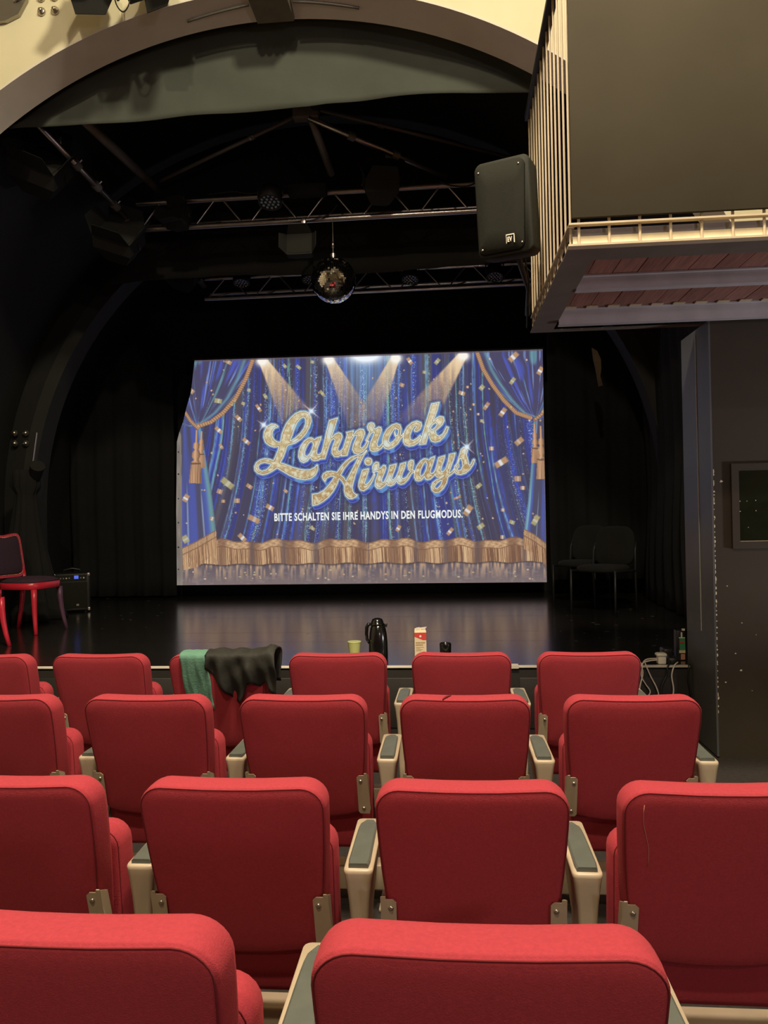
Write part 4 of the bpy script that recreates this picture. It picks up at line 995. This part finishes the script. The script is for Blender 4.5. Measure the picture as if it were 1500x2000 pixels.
flood((-3.06, 8.75, 4.33), .35, math.radians(-38), .36, 'dark floodlight above the left end of the rear truss', cl=(-2.96, 8.95, 4.50), y=.45)
flood((-2.47, 6.95, 4.27), -.3, math.radians(-25), .22, 'small black spotlight sitting inside the left bays of the front truss', cl=(-2.45, 7.0, 4.46))
flood((-.57, 6.80, 4.40), .25, math.radians(-55), .30, 'black spotlight with doors in front of the right half of the front truss', cl=(-.50, 6.9, 4.72))
flood((-1.32, 6.92, 3.94), 0, math.radians(-8), .23, 'black floodlight hanging under the front truss left of mirror ball', cl=(-1.30, 6.99, 4.19))
ledpar((-1.565, 6.78, 4.305), 0, math.radians(-18), .105, 'led spotlight with pale blue lenses on the front truss', (-1.565, 6.95, 4.50))
ledpar((-2.43, 8.95, 4.265), 0, math.radians(-18), .095, 'dark led spotlight on the left of the rear truss', (-2.43, 9.08, 4.44), True)
ledpar((-1.60, 8.95, 4.265), 0, math.radians(-18), .095, 'dark led spotlight on the rear truss just left of the mirror ball', (-1.60, 9.08, 4.44), True)
ledpar((-.42, 8.95, 4.215), 0, math.radians(-18), .095, 'dark led spotlight on the rear truss right of the mirror ball', (-.42, 9.08, 4.44), True)
ledpar((.56, 8.95, 4.205), 0, math.radians(-18), .095, 'dark led spotlight at the right of the rear truss, below the loudspeaker', (.56, 9.08, 4.44), True)
dm = thing('dimmer_box', (-1.23, 6.93, 4.43), 'flat grey control box strapped on the front truss', 'box')
MB().box((-1.42, 6.86, 4.405), (-1.07, 6.97, 4.50), bev=.008).build('case', M['fixture_grey'], dm)
MB().tube([(-1.40, 6.90, 4.50), (-1.5, 6.95, 4.53), (-1.6, 6.99, 4.50)], .006, n=6).build('cable', M['cable_black'], dm)
fb = thing('batten_light', (-.80, 8.95, 4.42), 'black batten light with two lamps above the rear truss', 'stage light', 'lamps on the stage rig')
MB().box((-1.02, 8.88, 4.52), (-.62, 8.98, 4.60), bev=.006).build('case', M['black_metal'], fb)
for x in (-.92, -.74):
    MB().cyl((x, 8.93, 4.44), (x, 8.93, 4.52), .05, n=14).build('lamp', M['fixture_grey'], fb)
MB().box((-.61, 8.88, 4.40), (-.60, 8.98, 4.62)).build('end_plate', M['socket_metal'], fb)
def wire(name, pts, r, mat, label):
    P = [Vector(p) for p in pts]; Q = []
    n = 6
    for i in range(len(P)-1):
        p0, p1, p2, p3 = P[max(i-1, 0)], P[i], P[i+1], P[min(i+2, len(P)-1)]
        for k in range(n):
            t = k/n; Q.append(.5*((2*p1)+(p2-p0)*t+(2*p0-5*p1+4*p2-p3)*t*t+(3*p1-p0-3*p2+p3)*t**3))
    Q.append(P[-1])
    return tag(MB().tube([tuple(q) for q in Q], r, n=6).build(name, mat), label, 'cable')
wire('truss_cable', [(-2.2, 6.96, 4.49), (-1.95, 6.95, 4.50), (-1.8, 6.955, 4.475), (-1.62, 6.95, 4.50)], .007, M['cable_black'], 'black cable looped on the upper tube of the front truss')
wire('truss_cable', [(-.05, 6.955, 4.49), (.06, 6.95, 4.44), (.22, 6.95, 4.43), (.34, 6.955, 4.49)], .007, M['cable_black'], 'black cable sagging from the right end of the front truss')
wire('truss_cable', [(-1.27, 6.965, 4.19), (-1.15, 6.95, 4.21), (-1.05, 6.96, 4.25), (-.98, 6.965, 4.33)], .006, M['cable_black'], 'black cable beside the mirror ball wire on the front truss')
# bulbs on the dark vault and sockets on the cream wall
def knobs(loc, nrm, ux, uz, pitch, r, label, mat, grid=((0, 0), (1, 0), (0, 1), (1, 1)), name='wall_sockets'):
    t = thing(name, loc, label, 'socket', 'round sockets in groups of four'); nrm = Vector(nrm).normalized(); ux = Vector(ux).normalized(); uz = Vector(uz).normalized()
    for (i, j) in grid:
        c = Vector(loc)+ux*pitch*(i-.5)+uz*pitch*(j-.5)
        Mx = Matrix.Translation(c) @ nrm.to_track_quat('Z', 'Y').to_matrix().to_4x4()
        MB().lathe([(r, -.004), (r, .006), (r*.8, .014), (r*.5, .017), (r*.45, .030), (r*.28, .034)], n=14, M=Mx).build('socket', mat, t)
    return t
def on_vault(ang, y, R=VR-.005): return (AX+R*math.cos(ang), y, AZ+R*math.sin(ang)), (-math.cos(ang), 0, -math.sin(ang)), (0, 1, 0), (-math.sin(ang), 0, math.cos(ang))
knobs((-2.79, 5.243, 5.172), (0, -1, 0), (1, 0, 0), (0, 0, 1), .10, .030, 'four round metal sockets on the cream wall at the upper left', M['screw_steel'])
p, nn, u1, u2 = on_vault(math.radians(113.5), 8.02)
knobs((p[0], p[1], p[2]-.02), (.12, -1, -.35), (1, 0, 0), (0, 0, 1), .105, .034, 'four round bulbs in the dark above the left end of the front truss', M['socket_metal'])
knobs((-4.84, 8.30, 2.43), (.35, -1, 0), (1, .3, 0), (0, 0, 1), .118, .036, 'four round bulbs on the dark left stage wall above the draped cloth', M['screw_steel'])
p2 = (-1.00, 8.0, 5.0)
tk = knobs((-.80, 7.9, 5.0), (0, -1, -.2), (1, 0, 0), (0, 0, 1), .10, .034, 'pair of round bulbs in the dark beside the middle rig pipe', M['socket_metal'], grid=((.5, 0), (.5, 1)))

# ------------------------------------------------------------------ mirror ball
BC, BR = (-1.022, 6.92, 3.625), .205
mb = thing('mirror_ball', BC, 'mirror ball hanging from the front truss', 'mirror ball')
MB().lathe([(BR*.985*math.sin(PI*k/24)+1e-4, -BR*.985*math.cos(PI*k/24)) for k in range(25)], n=40, c=BC).build('core', M['black_metal'], mb)
tl = MB(); rr = random.Random(2); nlat = 38
for i in range(1, nlat):
    th = PI*i/nlat; rad = BR*math.sin(th); cnt = max(6, int(2*PI*rad/(PI*BR/nlat)))
    for k in range(cnt):
        a = 2*PI*(k+.5*(i % 2))/cnt; hw = PI*BR/nlat*.46
        nn = Vector((math.sin(th)*math.cos(a), math.sin(th)*math.sin(a), -math.cos(th)))
        e1 = Vector((-math.sin(a), math.cos(a), 0)); e2 = nn.cross(e1)
        nj = (nn+e1*rr.gauss(0, .035)+e2*rr.gauss(0, .035)).normalized(); f1 = (e1-nj*e1.dot(nj)).normalized(); f2 = nj.cross(f1)
        c = Vector(BC)+nn*BR
        tl.add([tuple(c+f1*hw+f2*hw), tuple(c-f1*hw+f2*hw), tuple(c-f1*hw-f2*hw), tuple(c+f1*hw-f2*hw)], [(0, 1, 2, 3)])
tag(tl.build('mirror_tiles', M['mirror'], mb, fix=False), kind='stuff')
MB().cyl((BC[0], BC[1], BC[2]+BR-.004), (BC[0], BC[1], BC[2]+BR+.035), .028, n=12).build('cap', M['steel'], mb)
MB().cyl((BC[0], BC[1], BC[2]+BR+.035), (BC[0]-.005, 6.96, 4.20), .004, n=6).build('wire', M['dark_steel'], mb)
MB().lathe([(.012, 0), (.014, .03), (.008, .05)], n=8, c=(BC[0]-.003, BC[1]+.015, BC[2]+BR+.10)).build('swivel', M['steel'], mb)

# ------------------------------------------------------------------ lamps over the cream wall, top left
flood((-2.36, 4.98, 5.17), .15, math.radians(52), .28, 'dark spotlight with barn doors cut by the top edge, before the cream wall', cl=(-2.36, 4.92, 5.44), name='spotlight')
flood((-1.92, 5.00, 5.15), -.35, math.radians(56), .24, 'smaller dark spotlight with barn doors at the top edge, nearer the keystone', cl=(-1.92, 4.94, 5.44), name='spotlight')
hb = thing('lamp_bar', (-2.2, 4.93, 5.48), 'dark steel bar carrying the spotlights before the cream wall', 'pipe')
MB().cyl((-3.6, 4.93, 5.48), (-1.45, 4.93, 5.48), .024, n=12).build('tube', M['dark_steel'], hb)
for x in (-3.5, -1.6): MB().cyl((x, 4.95, 5.48), (x, 5.245, 5.55), .018, n=10).build('strut', M['dark_steel'], hb)
wire('spotlight_cable', [(-2.20, 5.00, 5.2), (-2.19, 5.0, 4.99), (-2.14, 5.01, 4.915), (-2.09, 5.0, 4.97), (-2.11, 5.0, 5.06), (-2.17, 4.99, 4.98), (-2.18, 4.99, 5.15)], .005, M['cable_black'], 'looped cable dangling between the two top spotlights')
bp_ = thing('wall_plate', (-3.12, 5.24, 5.08), 'grey metal bracket plate on the cream wall at the top left corner', 'bracket')
MB().prism([(-3.30, 5.30), (-2.94, 5.30), (-2.94, 5.20), (-3.00, 5.10), (-3.10, 5.06), (-3.30, 5.05)], 5.215, 5.247).build('plate', M['socket_metal'], bp_)
MB().cyl((-3.02, 5.21, 5.19), (-2.90, 5.12, 5.24), .012, n=8).build('bolt', M['steel'], bp_)

# ------------------------------------------------------------------ chairs and amplifier on the stage
def red_chair(loc, rz, label, leg2='purple_paint'):
    """painted chair; it looks along +X of its own frame"""
    t = thing('red_chair', (0, 0, 0), label, 'chair', 'red chairs on the stage')
    z0 = 0
    def seat_out(s=1., dx=0):
        P = []
        for k in range(28):
            a = 2*PI*k/28; c, s_ = math.cos(a), math.sin(a)
            x = .225*math.copysign(abs(c)**.62, c); y = .225*math.copysign(abs(s_)**.62, s_)*(1.0+.05*c)
            P.append((x*s+dx, y*s))
        return P
    O = seat_out()
    MB().rings([[(x, y, z) for x, y in seat_out(k)] for z, k in ((.405, .97), (.408, 1), (.462, 1.0), (.465, .98))]).build('seat_frame', M['red_paint'], t)
    MB().rings([[(x, y, z) for x, y in seat_out(k)] for z, k in ((.4655, .95), (.482, .93), (.500, .78), (.509, .5), (.512, .15))]).build('seat', M['purple_cloth'], t)
    for (x, y, bx, by, m) in ((.185, -.175, .225, -.205, 'red_paint'), (.185, .175, .235, .205, leg2)):
        P = [(x+(bx-x)*(u**2), y+(by-y)*(u**2), .406*(1-u)) for u in (0, .25, .5, .75, 1)]
        MB().tube(P, [.026, .025, .022, .019, .017], n=10).build('leg', M[m], t)
    for sg in (-1, 1):
        P = [(-.235-.07*(u**1.5), sg*(.185+.01*u), .42*(1-u)) for u in (0, .3, .6, 1)]
        MB().tube(P, [.024, .023, .021, .018], n=10).build('leg', M['red_paint'], t)
    bo = []
    for k in range(40):
        a = 2*PI*k/40; c, s_ = math.cos(a), math.sin(a)
        y = .215*math.copysign(abs(c)**.34, c); z = .705+.205*math.copysign(abs(s_)**.34, s_)
        z += (.022*math.cos(y/.215*PI*1.0)*-1+.0 if s_ > .2 else 0)*.7
        bo.append((y*(1.+.06*(z-.7)), z))
    bx_ = lambda z: -.228-.17*(z-.46)
    fr = MB(); N = len(bo); I = [(y*.88, .705+(z-.705)*.87) for y, z in bo]
    ro = [[(bx_(z)+d, y, z) for y, z in bo] for d in (-.016, .016)]; ri = [[(bx_(z)+d, y, z) for y, z in I] for d in (-.016, .016)]
    fr.rings([ro[0], ro[1], ri[1], ri[0], ro[0]], cap0=False, cap1=False, smooth=False); fr.build('back_frame', M['red_paint'], t)
    for sg in (-1, 1): MB().tube([(-.215, sg*.192, .42), (bx_(.56), sg*.202, .56)], .021, n=8).build('back_post', M['red_paint'], t)
    J = [(y*.885, .705+(z-.705)*.875) for y, z in bo]
    bk = MB().rings([[(bx_(.705+(z-.705)*k)+d, y*k, .705+(z-.705)*k) for y, z in J] for d, k in ((-.012, 1), (.012, 1), (.022, .9), (.026, .5), (.027, .1))]).build('backrest', M['purple_cloth'], t)
    nl = MB()
    T = [(y*.90, .705+(z-.705)*.89) for y, z in bo]
    for i in range(N):
        (ya, za), (yb, zb) = T[i], T[(i+1) % N]; L = math.hypot(yb-ya, zb-za)
        for k in range(max(1, int(L/.016))):
            u = k/max(1, int(L/.016)); y, z = ya+(yb-ya)*u, za+(zb-za)*u
            nl.lathe([(.0062, 0), (.005, .004), (.001, .006)], n=6, M=Matrix.Translation((bx_(z)+.0165, y, z)) @ Matrix.Rotation(PI/2, 4, 'Y'))
    tag(nl.build('brass_nails', M['brass'], bk), kind='stuff')
    t.location = loc; t.rotation_euler.z = rz
    return t
red_chair((-3.93, 6.86, SZ), math.radians(-10), 'red painted chair with dark purple upholstery and brass nails on stage')
red_chair((-3.925, 5.9, SZ), math.radians(-15), 'second red chair of which only a sliver shows at the left edge', 'red_paint')
def black_chair(loc, rz, label):
    t = thing('black_chair', (0, 0, 0), label, 'chair', 'dark stacking chairs on the stage')
    for sg in (-1, 1):
        MB().tube([(.22, sg*.235, 0), (.215, sg*.235, .44)], .011, n=8).build('leg', M['black_metal'], t)
        MB().tube([(-.26, sg*.225, 0), (-.235, sg*.23, .42), (-.25, sg*.225, .62), (-.29, sg*.215, .70)], .011, n=8).build('leg', M['black_metal'], t)
        MB().cyl((.215, sg*.235, .425), (-.235, sg*.23, .415), .010, n=8).build('rail', M['black_metal'], t)
    P = []
    for k in range(28):
        a = 2*PI*k/28; c, s_ = math.cos(a), math.sin(a); P.append((.235*math.copysign(abs(c)**.6, c), .225*math.copysign(abs(s_)**.6, s_)))
    MB().rings([[(x*k, y*k, z) for x, y in P] for z, k in ((.418, .96), (.43, 1), (.46, .99), (.475, .9), (.482, .5))]).build('seat', M['dark_cloth'], t)
    B = []
    for k in range(32):
        a = 2*PI*k/32; c, s_ = math.cos(a), math.sin(a); B.append((.215*math.copysign(abs(c)**.55, c), .655+.205*(math.copysign(abs(s_)**.8, s_) if s_ > 0 else math.copysign(abs(s_)**.5, s_))))
    MB().rings([[(-.245-.16*(z-.5)+d, y*k, .655+(z-.655)*k) for y, z in B] for d, k in ((-.012, .95), (-.005, 1), (.015, 1), (.026, .9), (.03, .4))]).build('backrest', M['dark_cloth'], t)
    t.location = loc; t.rotation_euler.z = rz
    return t
black_chair((1.50, 7.83, SZ), math.radians(180+52), 'dark stacking chair with round back on the right of the stage, nearer one')
black_chair((1.42, 8.62, SZ), math.radians(180+58), 'dark stacking chair with round back on the right of the stage, farther one')
am = thing('guitar_amplifier', (-4.29, 8.36, SZ), 'black amplifier with silver corners and lit blue display behind the red chair', 'amplifier')
Fa = frame((-4.29, 8.36, SZ), math.radians(24))
MB().box((-.19, -.15, .02), (.19, .15, .435), M=Fa, bev=.012).build('cabinet', M['black_metal'], am)
MB().box((-.165, -.158, .05), (.165, -.1505, .34), M=Fa, bev=.004).build('grille', M['speaker_grille'], am)
MB().box((-.16, -.157, .35), (.16, -.1505, .42), M=Fa).build('control_panel', M['fixture_grey'], am)
MB().box((.03, -.160, .375), (.075, -.1575, .412), M=Fa).build('display', M['blue_screen'], am)
for k, x in enumerate((-.14, -.11, -.08, -.05, -.02, .10, .13)):
    MB().cyl(tuple(Fa @ Vector((x, -.157, .385))), tuple(Fa @ Vector((x, -.170, .385))), .008, n=8).build('knob', M['socket_metal'] if k % 3 else M['white_plastic'], am)
for sx_ in (-1, 1):
    for z in (.035, .42): MB().box((sx_*.178-.016, -.1535, z-.018), (sx_*.178+.016, -.125, z+.018), M=Fa, bev=.006).build('corner', M['screw_steel'], am)
    MB().cyl(tuple(Fa @ Vector((sx_*.14, -.1, 0))), tuple(Fa @ Vector((sx_*.14, -.1, .02))), .018, n=8).build('foot', M['black_plastic'], am); MB().cyl(tuple(Fa @ Vector((sx_*.14, .1, 0))), tuple(Fa @ Vector((sx_*.14, .1, .02))), .018, n=8).build('foot', M['black_plastic'], am)
MB().tube([tuple(Fa @ Vector(p)) for p in ((-.09, 0, .435), (-.08, 0, .47), (0, 0, .485), (.08, 0, .47), (.09, 0, .435))], .011, n=8).build('handle', M['black_plastic'], am)
MB().box((.05, -.1595, .075), (.075, -.1582, .095), M=Fa).build('badge', M['screw_steel'], am)
# black cloth gathered over a stand behind the red chair
dc = thing('draped_stand', (-4.45, 7.72, SZ), 'tall stand shrouded in black cloth behind the red chair', 'stand')
R = []; rnd = random.Random(8)
for k in range(20):
    u = k/19; z = SZ+.005+1.56*(1-u); ring = []
    rad = .10+.30*(u**1.6)+(.06 if u < .12 else 0)
    for i in range(56):
        a = 2*PI*i/56; f_ = 1+(.05+.16*u)*math.sin(a*9+1.5*u+.6*math.sin(3*a))+.05*math.sin(a*17+u*6)
        ring.append((-4.45+rad*f_*math.cos(a)*.85, 7.72+rad*f_*math.sin(a)*.8, z+.015*math.sin(a*5+u*4)*(1 if 0 < k < 19 else 0)))
    R.append(ring)
MB().rings(R).build('cloth', M['dark_cloth'], dc)
MB().cyl((-4.33, 7.70, SZ+1.50), (-4.25, 7.60, SZ+1.60), .06, .075, n=14).build('lamp_head', M['fixture_grey'], dc)
MB().cyl((-4.49, 7.9, 2.0), (-4.42, 7.9, 2.44), .011, n=8).build('rod', M['steel'], dc)

# ------------------------------------------------------------------ things along the stage edge
cf = thing('vacuum_jug', (-.532, 5.42, SZ), 'tall glossy black vacuum jug on the stage edge', 'jug')
cx, cy_ = -.532, 5.42
MB().lathe([(.066, 0), (.068, .006), (.068, .05), (.067, .12), (.062, .18), (.054, .222), (.048, .238), (.044, .242)], n=28, c=(cx, cy_, SZ)).build('body', M['carafe_black'], cf)
MB().lathe([(.050, .2425), (.052, .250), (.046, .256), (.043, .268), (.036, .284), (.020, .293), (.004, .295)], n=24, c=(cx-.004, cy_, SZ)).build('lid', M['carafe_black'], cf)
MB().tube([(cx+.046, cy_, SZ+.236), (cx+.064, cy_, SZ+.243), (cx+.058, cy_, SZ+.228)], [.012, .009, .006], n=8).build('spout', M['carafe_black'], cf)
MB().tube([(cx-.046, cy_, SZ+.248), (cx-.066, cy_-.01, SZ+.248), (cx-.079, cy_-.01, SZ+.225), (cx-.082, cy_-.01, SZ+.18), (cx-.078, cy_-.008, SZ+.14), (cx-.062, cy_, SZ+.11)], [.011, .013, .013, .012, .011, .009], n=8).build('handle', M['carafe_black'], cf)
cp = thing('lime_cup', (-.700, 5.40, SZ), 'small lime green cup on the stage edge left of the black jug', 'cup')
MB().lathe([(.030, 0), (.032, .003), (.040, .06), (.047, .126), (.0475, .128), (.044, .127), (.038, .06), (.028, .008), (.001, .007)], n=26, c=(-.700, 5.40, SZ)).build('bowl', M['lime_ceramic'], cp)
MB().lathe([(.0455, .120), (.0482, .124), (.0485, .1295), (.0462, .1298)], n=26, c=(-.700, 5.40, SZ)).build('rim', M['lime_ceramic'], cp)
mg = thing('black_mug', (-.058, 5.40, SZ), 'glossy black mug on the stage edge right of the milk carton', 'mug')
MB().lathe([(.036, 0), (.038, .004), (.041, .10), (.041, .113), (.039, .115), (.036, .112), (.034, .01), (.001, .008)], n=26, c=(-.058, 5.40, SZ)).build('body', M['carafe_black'], mg)
MB().tube([(-.058+.012, 5.439, SZ+.09), (-.058+.02, 5.466, SZ+.085), (-.058+.022, 5.472, SZ+.06), (-.058+.02, 5.464, SZ+.035), (-.058+.012, 5.438, SZ+.03)], .006, n=8).build('handle', M['carafe_black'], mg)
ct = thing('milk_carton', (-.235, 5.41, SZ), 'cream and red milk carton with opened top on the stage edge', 'carton')
ax, ay = -.235, 5.41; h = .195; hw_ = .041
Fc = frame((ax, ay, SZ), math.radians(6))
MB().rings([[(x*hw_, y*hw_, z) for x, y in ((-1, -1), (1, -1), (1, 1), (-1, 1))] for z in (0, h)], M=Fc, smooth=False).build('box', M['carton_cream'], ct)
MB().prism([(-hw_, h-.03), (hw_*.45, h-.055), (hw_, h-.055), (hw_, h-.003), (-hw_, h-.003)], -hw_-.0009, -hw_-.0002, M=Fc).build('red_field', M['carton_red'], ct)
MB().rings([[(-hw_, -hw_, h), (hw_, -hw_, h), (hw_, hw_, h), (-hw_, hw_, h)], [(-hw_*.9, -.006, h+.022), (hw_*.9, -.006, h+.030), (hw_*.9, .006, h+.030), (-hw_*.9, .006, h+.022)]], M=Fc, smooth=False).build('gable', M['carton_cream'], ct)
MB().prism([(-hw_*.72, h+.010), (-hw_*.72, h+.030), (-.004, h+.034), (0, h+.014)], -.028, -.024, M=Fc).build('flap', M['white_plastic'], ct)
MB().prism([(.006, h+.018), (.012, h+.028), (hw_*1.15, h+.036), (hw_*.8, h+.016)], -.026, -.022, M=Fc).build('flap', M['white_plastic'], ct)
MB().cyl((0, -hw_-.0009, h-.028), (0, -hw_-.0016, h-.028), .008, n=14, M=Fc).build('emblem', M['white_plastic'], ct)
pr = MB()
rnd = random.Random(4)
for (z, wd, hh_, xs_) in ((h-.078, .064, .009, -.034), (h-.094, .048, .010, -.034)):
    x = xs_
    while x < xs_+wd: w_ = rnd.choice([.003, .004, .0055]); pr.box((x, -hw_-.0009, z), (x+w_, -hw_-.0002, z+hh_), M=Fc); x += w_+.0014
for k in range(4): pr.box((-.033, -hw_-.0009, h-.106-.008*k), (-.033+rnd.uniform(.03, .058), -hw_-.0002, h-.1035-.008*k), M=Fc)
tag(pr.build('print', M['print_brown'], ct), kind='stuff')
MB().cyl((.022, -hw_-.0009, h-.155), (.022, -hw_-.0002, h-.155), .021, n=20, M=Fc).build('picture', M['print_rose'], ct)
# plug, adapter, cables
pg = thing('white_plug', (1.352, 5.22, SZ), 'white mains plug on the stage edge beside the black adapter', 'plug')
MB().box((1.335, 5.18, SZ+.002), (1.388, 5.235, SZ+.052), bev=.008).build('body', M['white_plastic'], pg)
MB().box((1.326, 5.175, SZ+.0525), (1.394, 5.24, SZ+.075), bev=.010).build('cap', M['white_plastic'], pg)
ad = thing('black_adapter', (1.43, 5.24, SZ), 'black power adapter on the stage edge beside the white plug', 'adapter')
MB().box((1.398, 5.17, SZ+.002), (1.462, 5.30, SZ+.050), bev=.014).build('body', M['black_plastic'], ad)
MB().box((1.40, 5.30, SZ+.002), (1.47, 5.40, SZ+.085), bev=.012).build('socket_block', M['black_plastic'], ad)
yE = SF-.022
wire('white_cable', [(1.33, 5.19, SZ+.03), (1.27, 5.17, SZ+.028), (1.215, yE+.01, SZ+.008), (1.190, yE, SZ-.08), (1.172, yE-.01, SZ-.20), (1.16, yE-.03, .10), (1.17, yE-.06, .012)], .0052, M['cable_white'], 'white cable hanging straight down left of the other cables')
wire('white_cable', [(1.33, 5.20, SZ+.038), (1.26, 5.18, SZ+.036), (1.222, yE+.01, SZ+.008), (1.222, yE, SZ-.05), (1.200, yE-.01, SZ-.13), (1.195, yE-.02, SZ-.20), (1.22, yE-.05, .10), (1.23, yE-.06, .012)], .0048, M['cable_white'], 'pale pink cable hanging beside the leftmost white cable')
wire('white_cable', [(1.215, 5.20, SZ+.02), (1.222, yE+.004, SZ+.006), (1.212, yE, SZ-.06), (1.235, yE-.01, SZ-.11), (1.262, yE-.02, SZ-.16), (1.235, yE-.03, SZ-.22), (1.23, yE-.05, .05), (1.24, yE-.05, .012)], .0040, M['cable_white'], 'white cable bulging to the right below the stage edge')
wire('white_cable', [(1.25, 5.19, SZ+.02), (1.245, yE+.004, SZ+.005), (1.27, yE, SZ-.06), (1.315, yE-.012, SZ-.17), (1.325, yE-.02, .12), (1.33, yE-.04, .012)], .0045, M['cable_white'], 'white cable slanting down to the right toward the black one')
wire('black_cable', [(1.405, 5.165, SZ+.02), (1.380, yE+.002, SZ-.01), (1.372, yE, SZ-.06), (1.335, yE-.012, SZ-.14), (1.328, yE-.03, .16), (1.335, yE-.05, .012)], .0058, M['cable_black'], 'black cable hanging from the black adapter')
wire('white_cable', [(1.455, 5.165, SZ+.02), (1.424, yE+.006, SZ+.002), (1.405, yE, SZ-.06), (1.412, yE-.010, SZ-.15), (1.39, yE-.03, SZ-.24), (1.36, yE-.05, .08), (1.36, yE-.06, .012)], .0048, M['cable_white'], 'white cable hanging right of the black one')
wire('black_cable', [(1.53, 5.20, SZ+.012), (1.515, yE+.004, SZ+.004), (1.508, yE, SZ-.08), (1.522, yE-.01, SZ-.18), (1.535, yE-.03, .14), (1.52, yE-.05, .012)], .0055, M['cable_black'], 'black cable hanging next to the black wall')
pk = thing('leaflet_pack', (1.535, 5.36, SZ), 'green and white printed box in the corner by the black wall', 'box')
MB().box((1.497, 5.33, SZ), (1.553, 5.40, SZ+.20), bev=.004).build('box', M['black_plastic'], pk)
MB().box((1.515, 5.326, SZ+.07), (1.552, 5.3295, SZ+.15)).build('green_panel', M['green_print'], pk)
MB().box((1.517, 5.3225, SZ+.118), (1.545, 5.3255, SZ+.130)).build('red_mark', M['carton_red'], pk)
MB().box((1.512, 5.326, SZ+.050), (1.552, 5.3295, SZ+.0695)).build('cream_strip', M['carton_cream'], pk)
MB().box((1.522, 5.326, SZ+.006), (1.549, 5.3295, SZ+.044)).build('small_label', M['print_rose'], pk)
MB().box((1.512, 5.326, SZ+.1505), (1.552, 5.3295, SZ+.156)).build('white_strip', M['white_plastic'], pk)
MB().box((1.535, 5.33, SZ+.2005), (1.553, 5.345, SZ+.213)).build('lid_tab', M['white_plastic'], pk)
MB().box((1.525, 5.326, SZ+.1565), (1.534, 5.3295, SZ+.19)).build('strap', M['white_plastic'], pk)
tp = MB().box((.362, SF-.018, SZ+.0025), (.425, SF+.05, SZ+.0065)).box((.362, SF-.021, SZ-.012), (.425, SF-.0185, SZ+.0065))
tag(tp.build('tape_patch', M['tape_grey']), 'pale tape patch folded over the white stage edge', 'tape')
tn = MB().prism([(1.513, 3.195), (1.565, 3.161), (1.601, 3.073), (1.604, 2.976), (1.592, 2.895), (1.616, 2.797), (1.574, 2.788), (1.546, 2.967), (1.522, 3.087)], 8.235, 8.262, smooth=False)
tag(tn.build('hanging_cloth', M['tan_cloth']), 'small tan cloth hanging in the dark at the right of the stage', 'cloth')
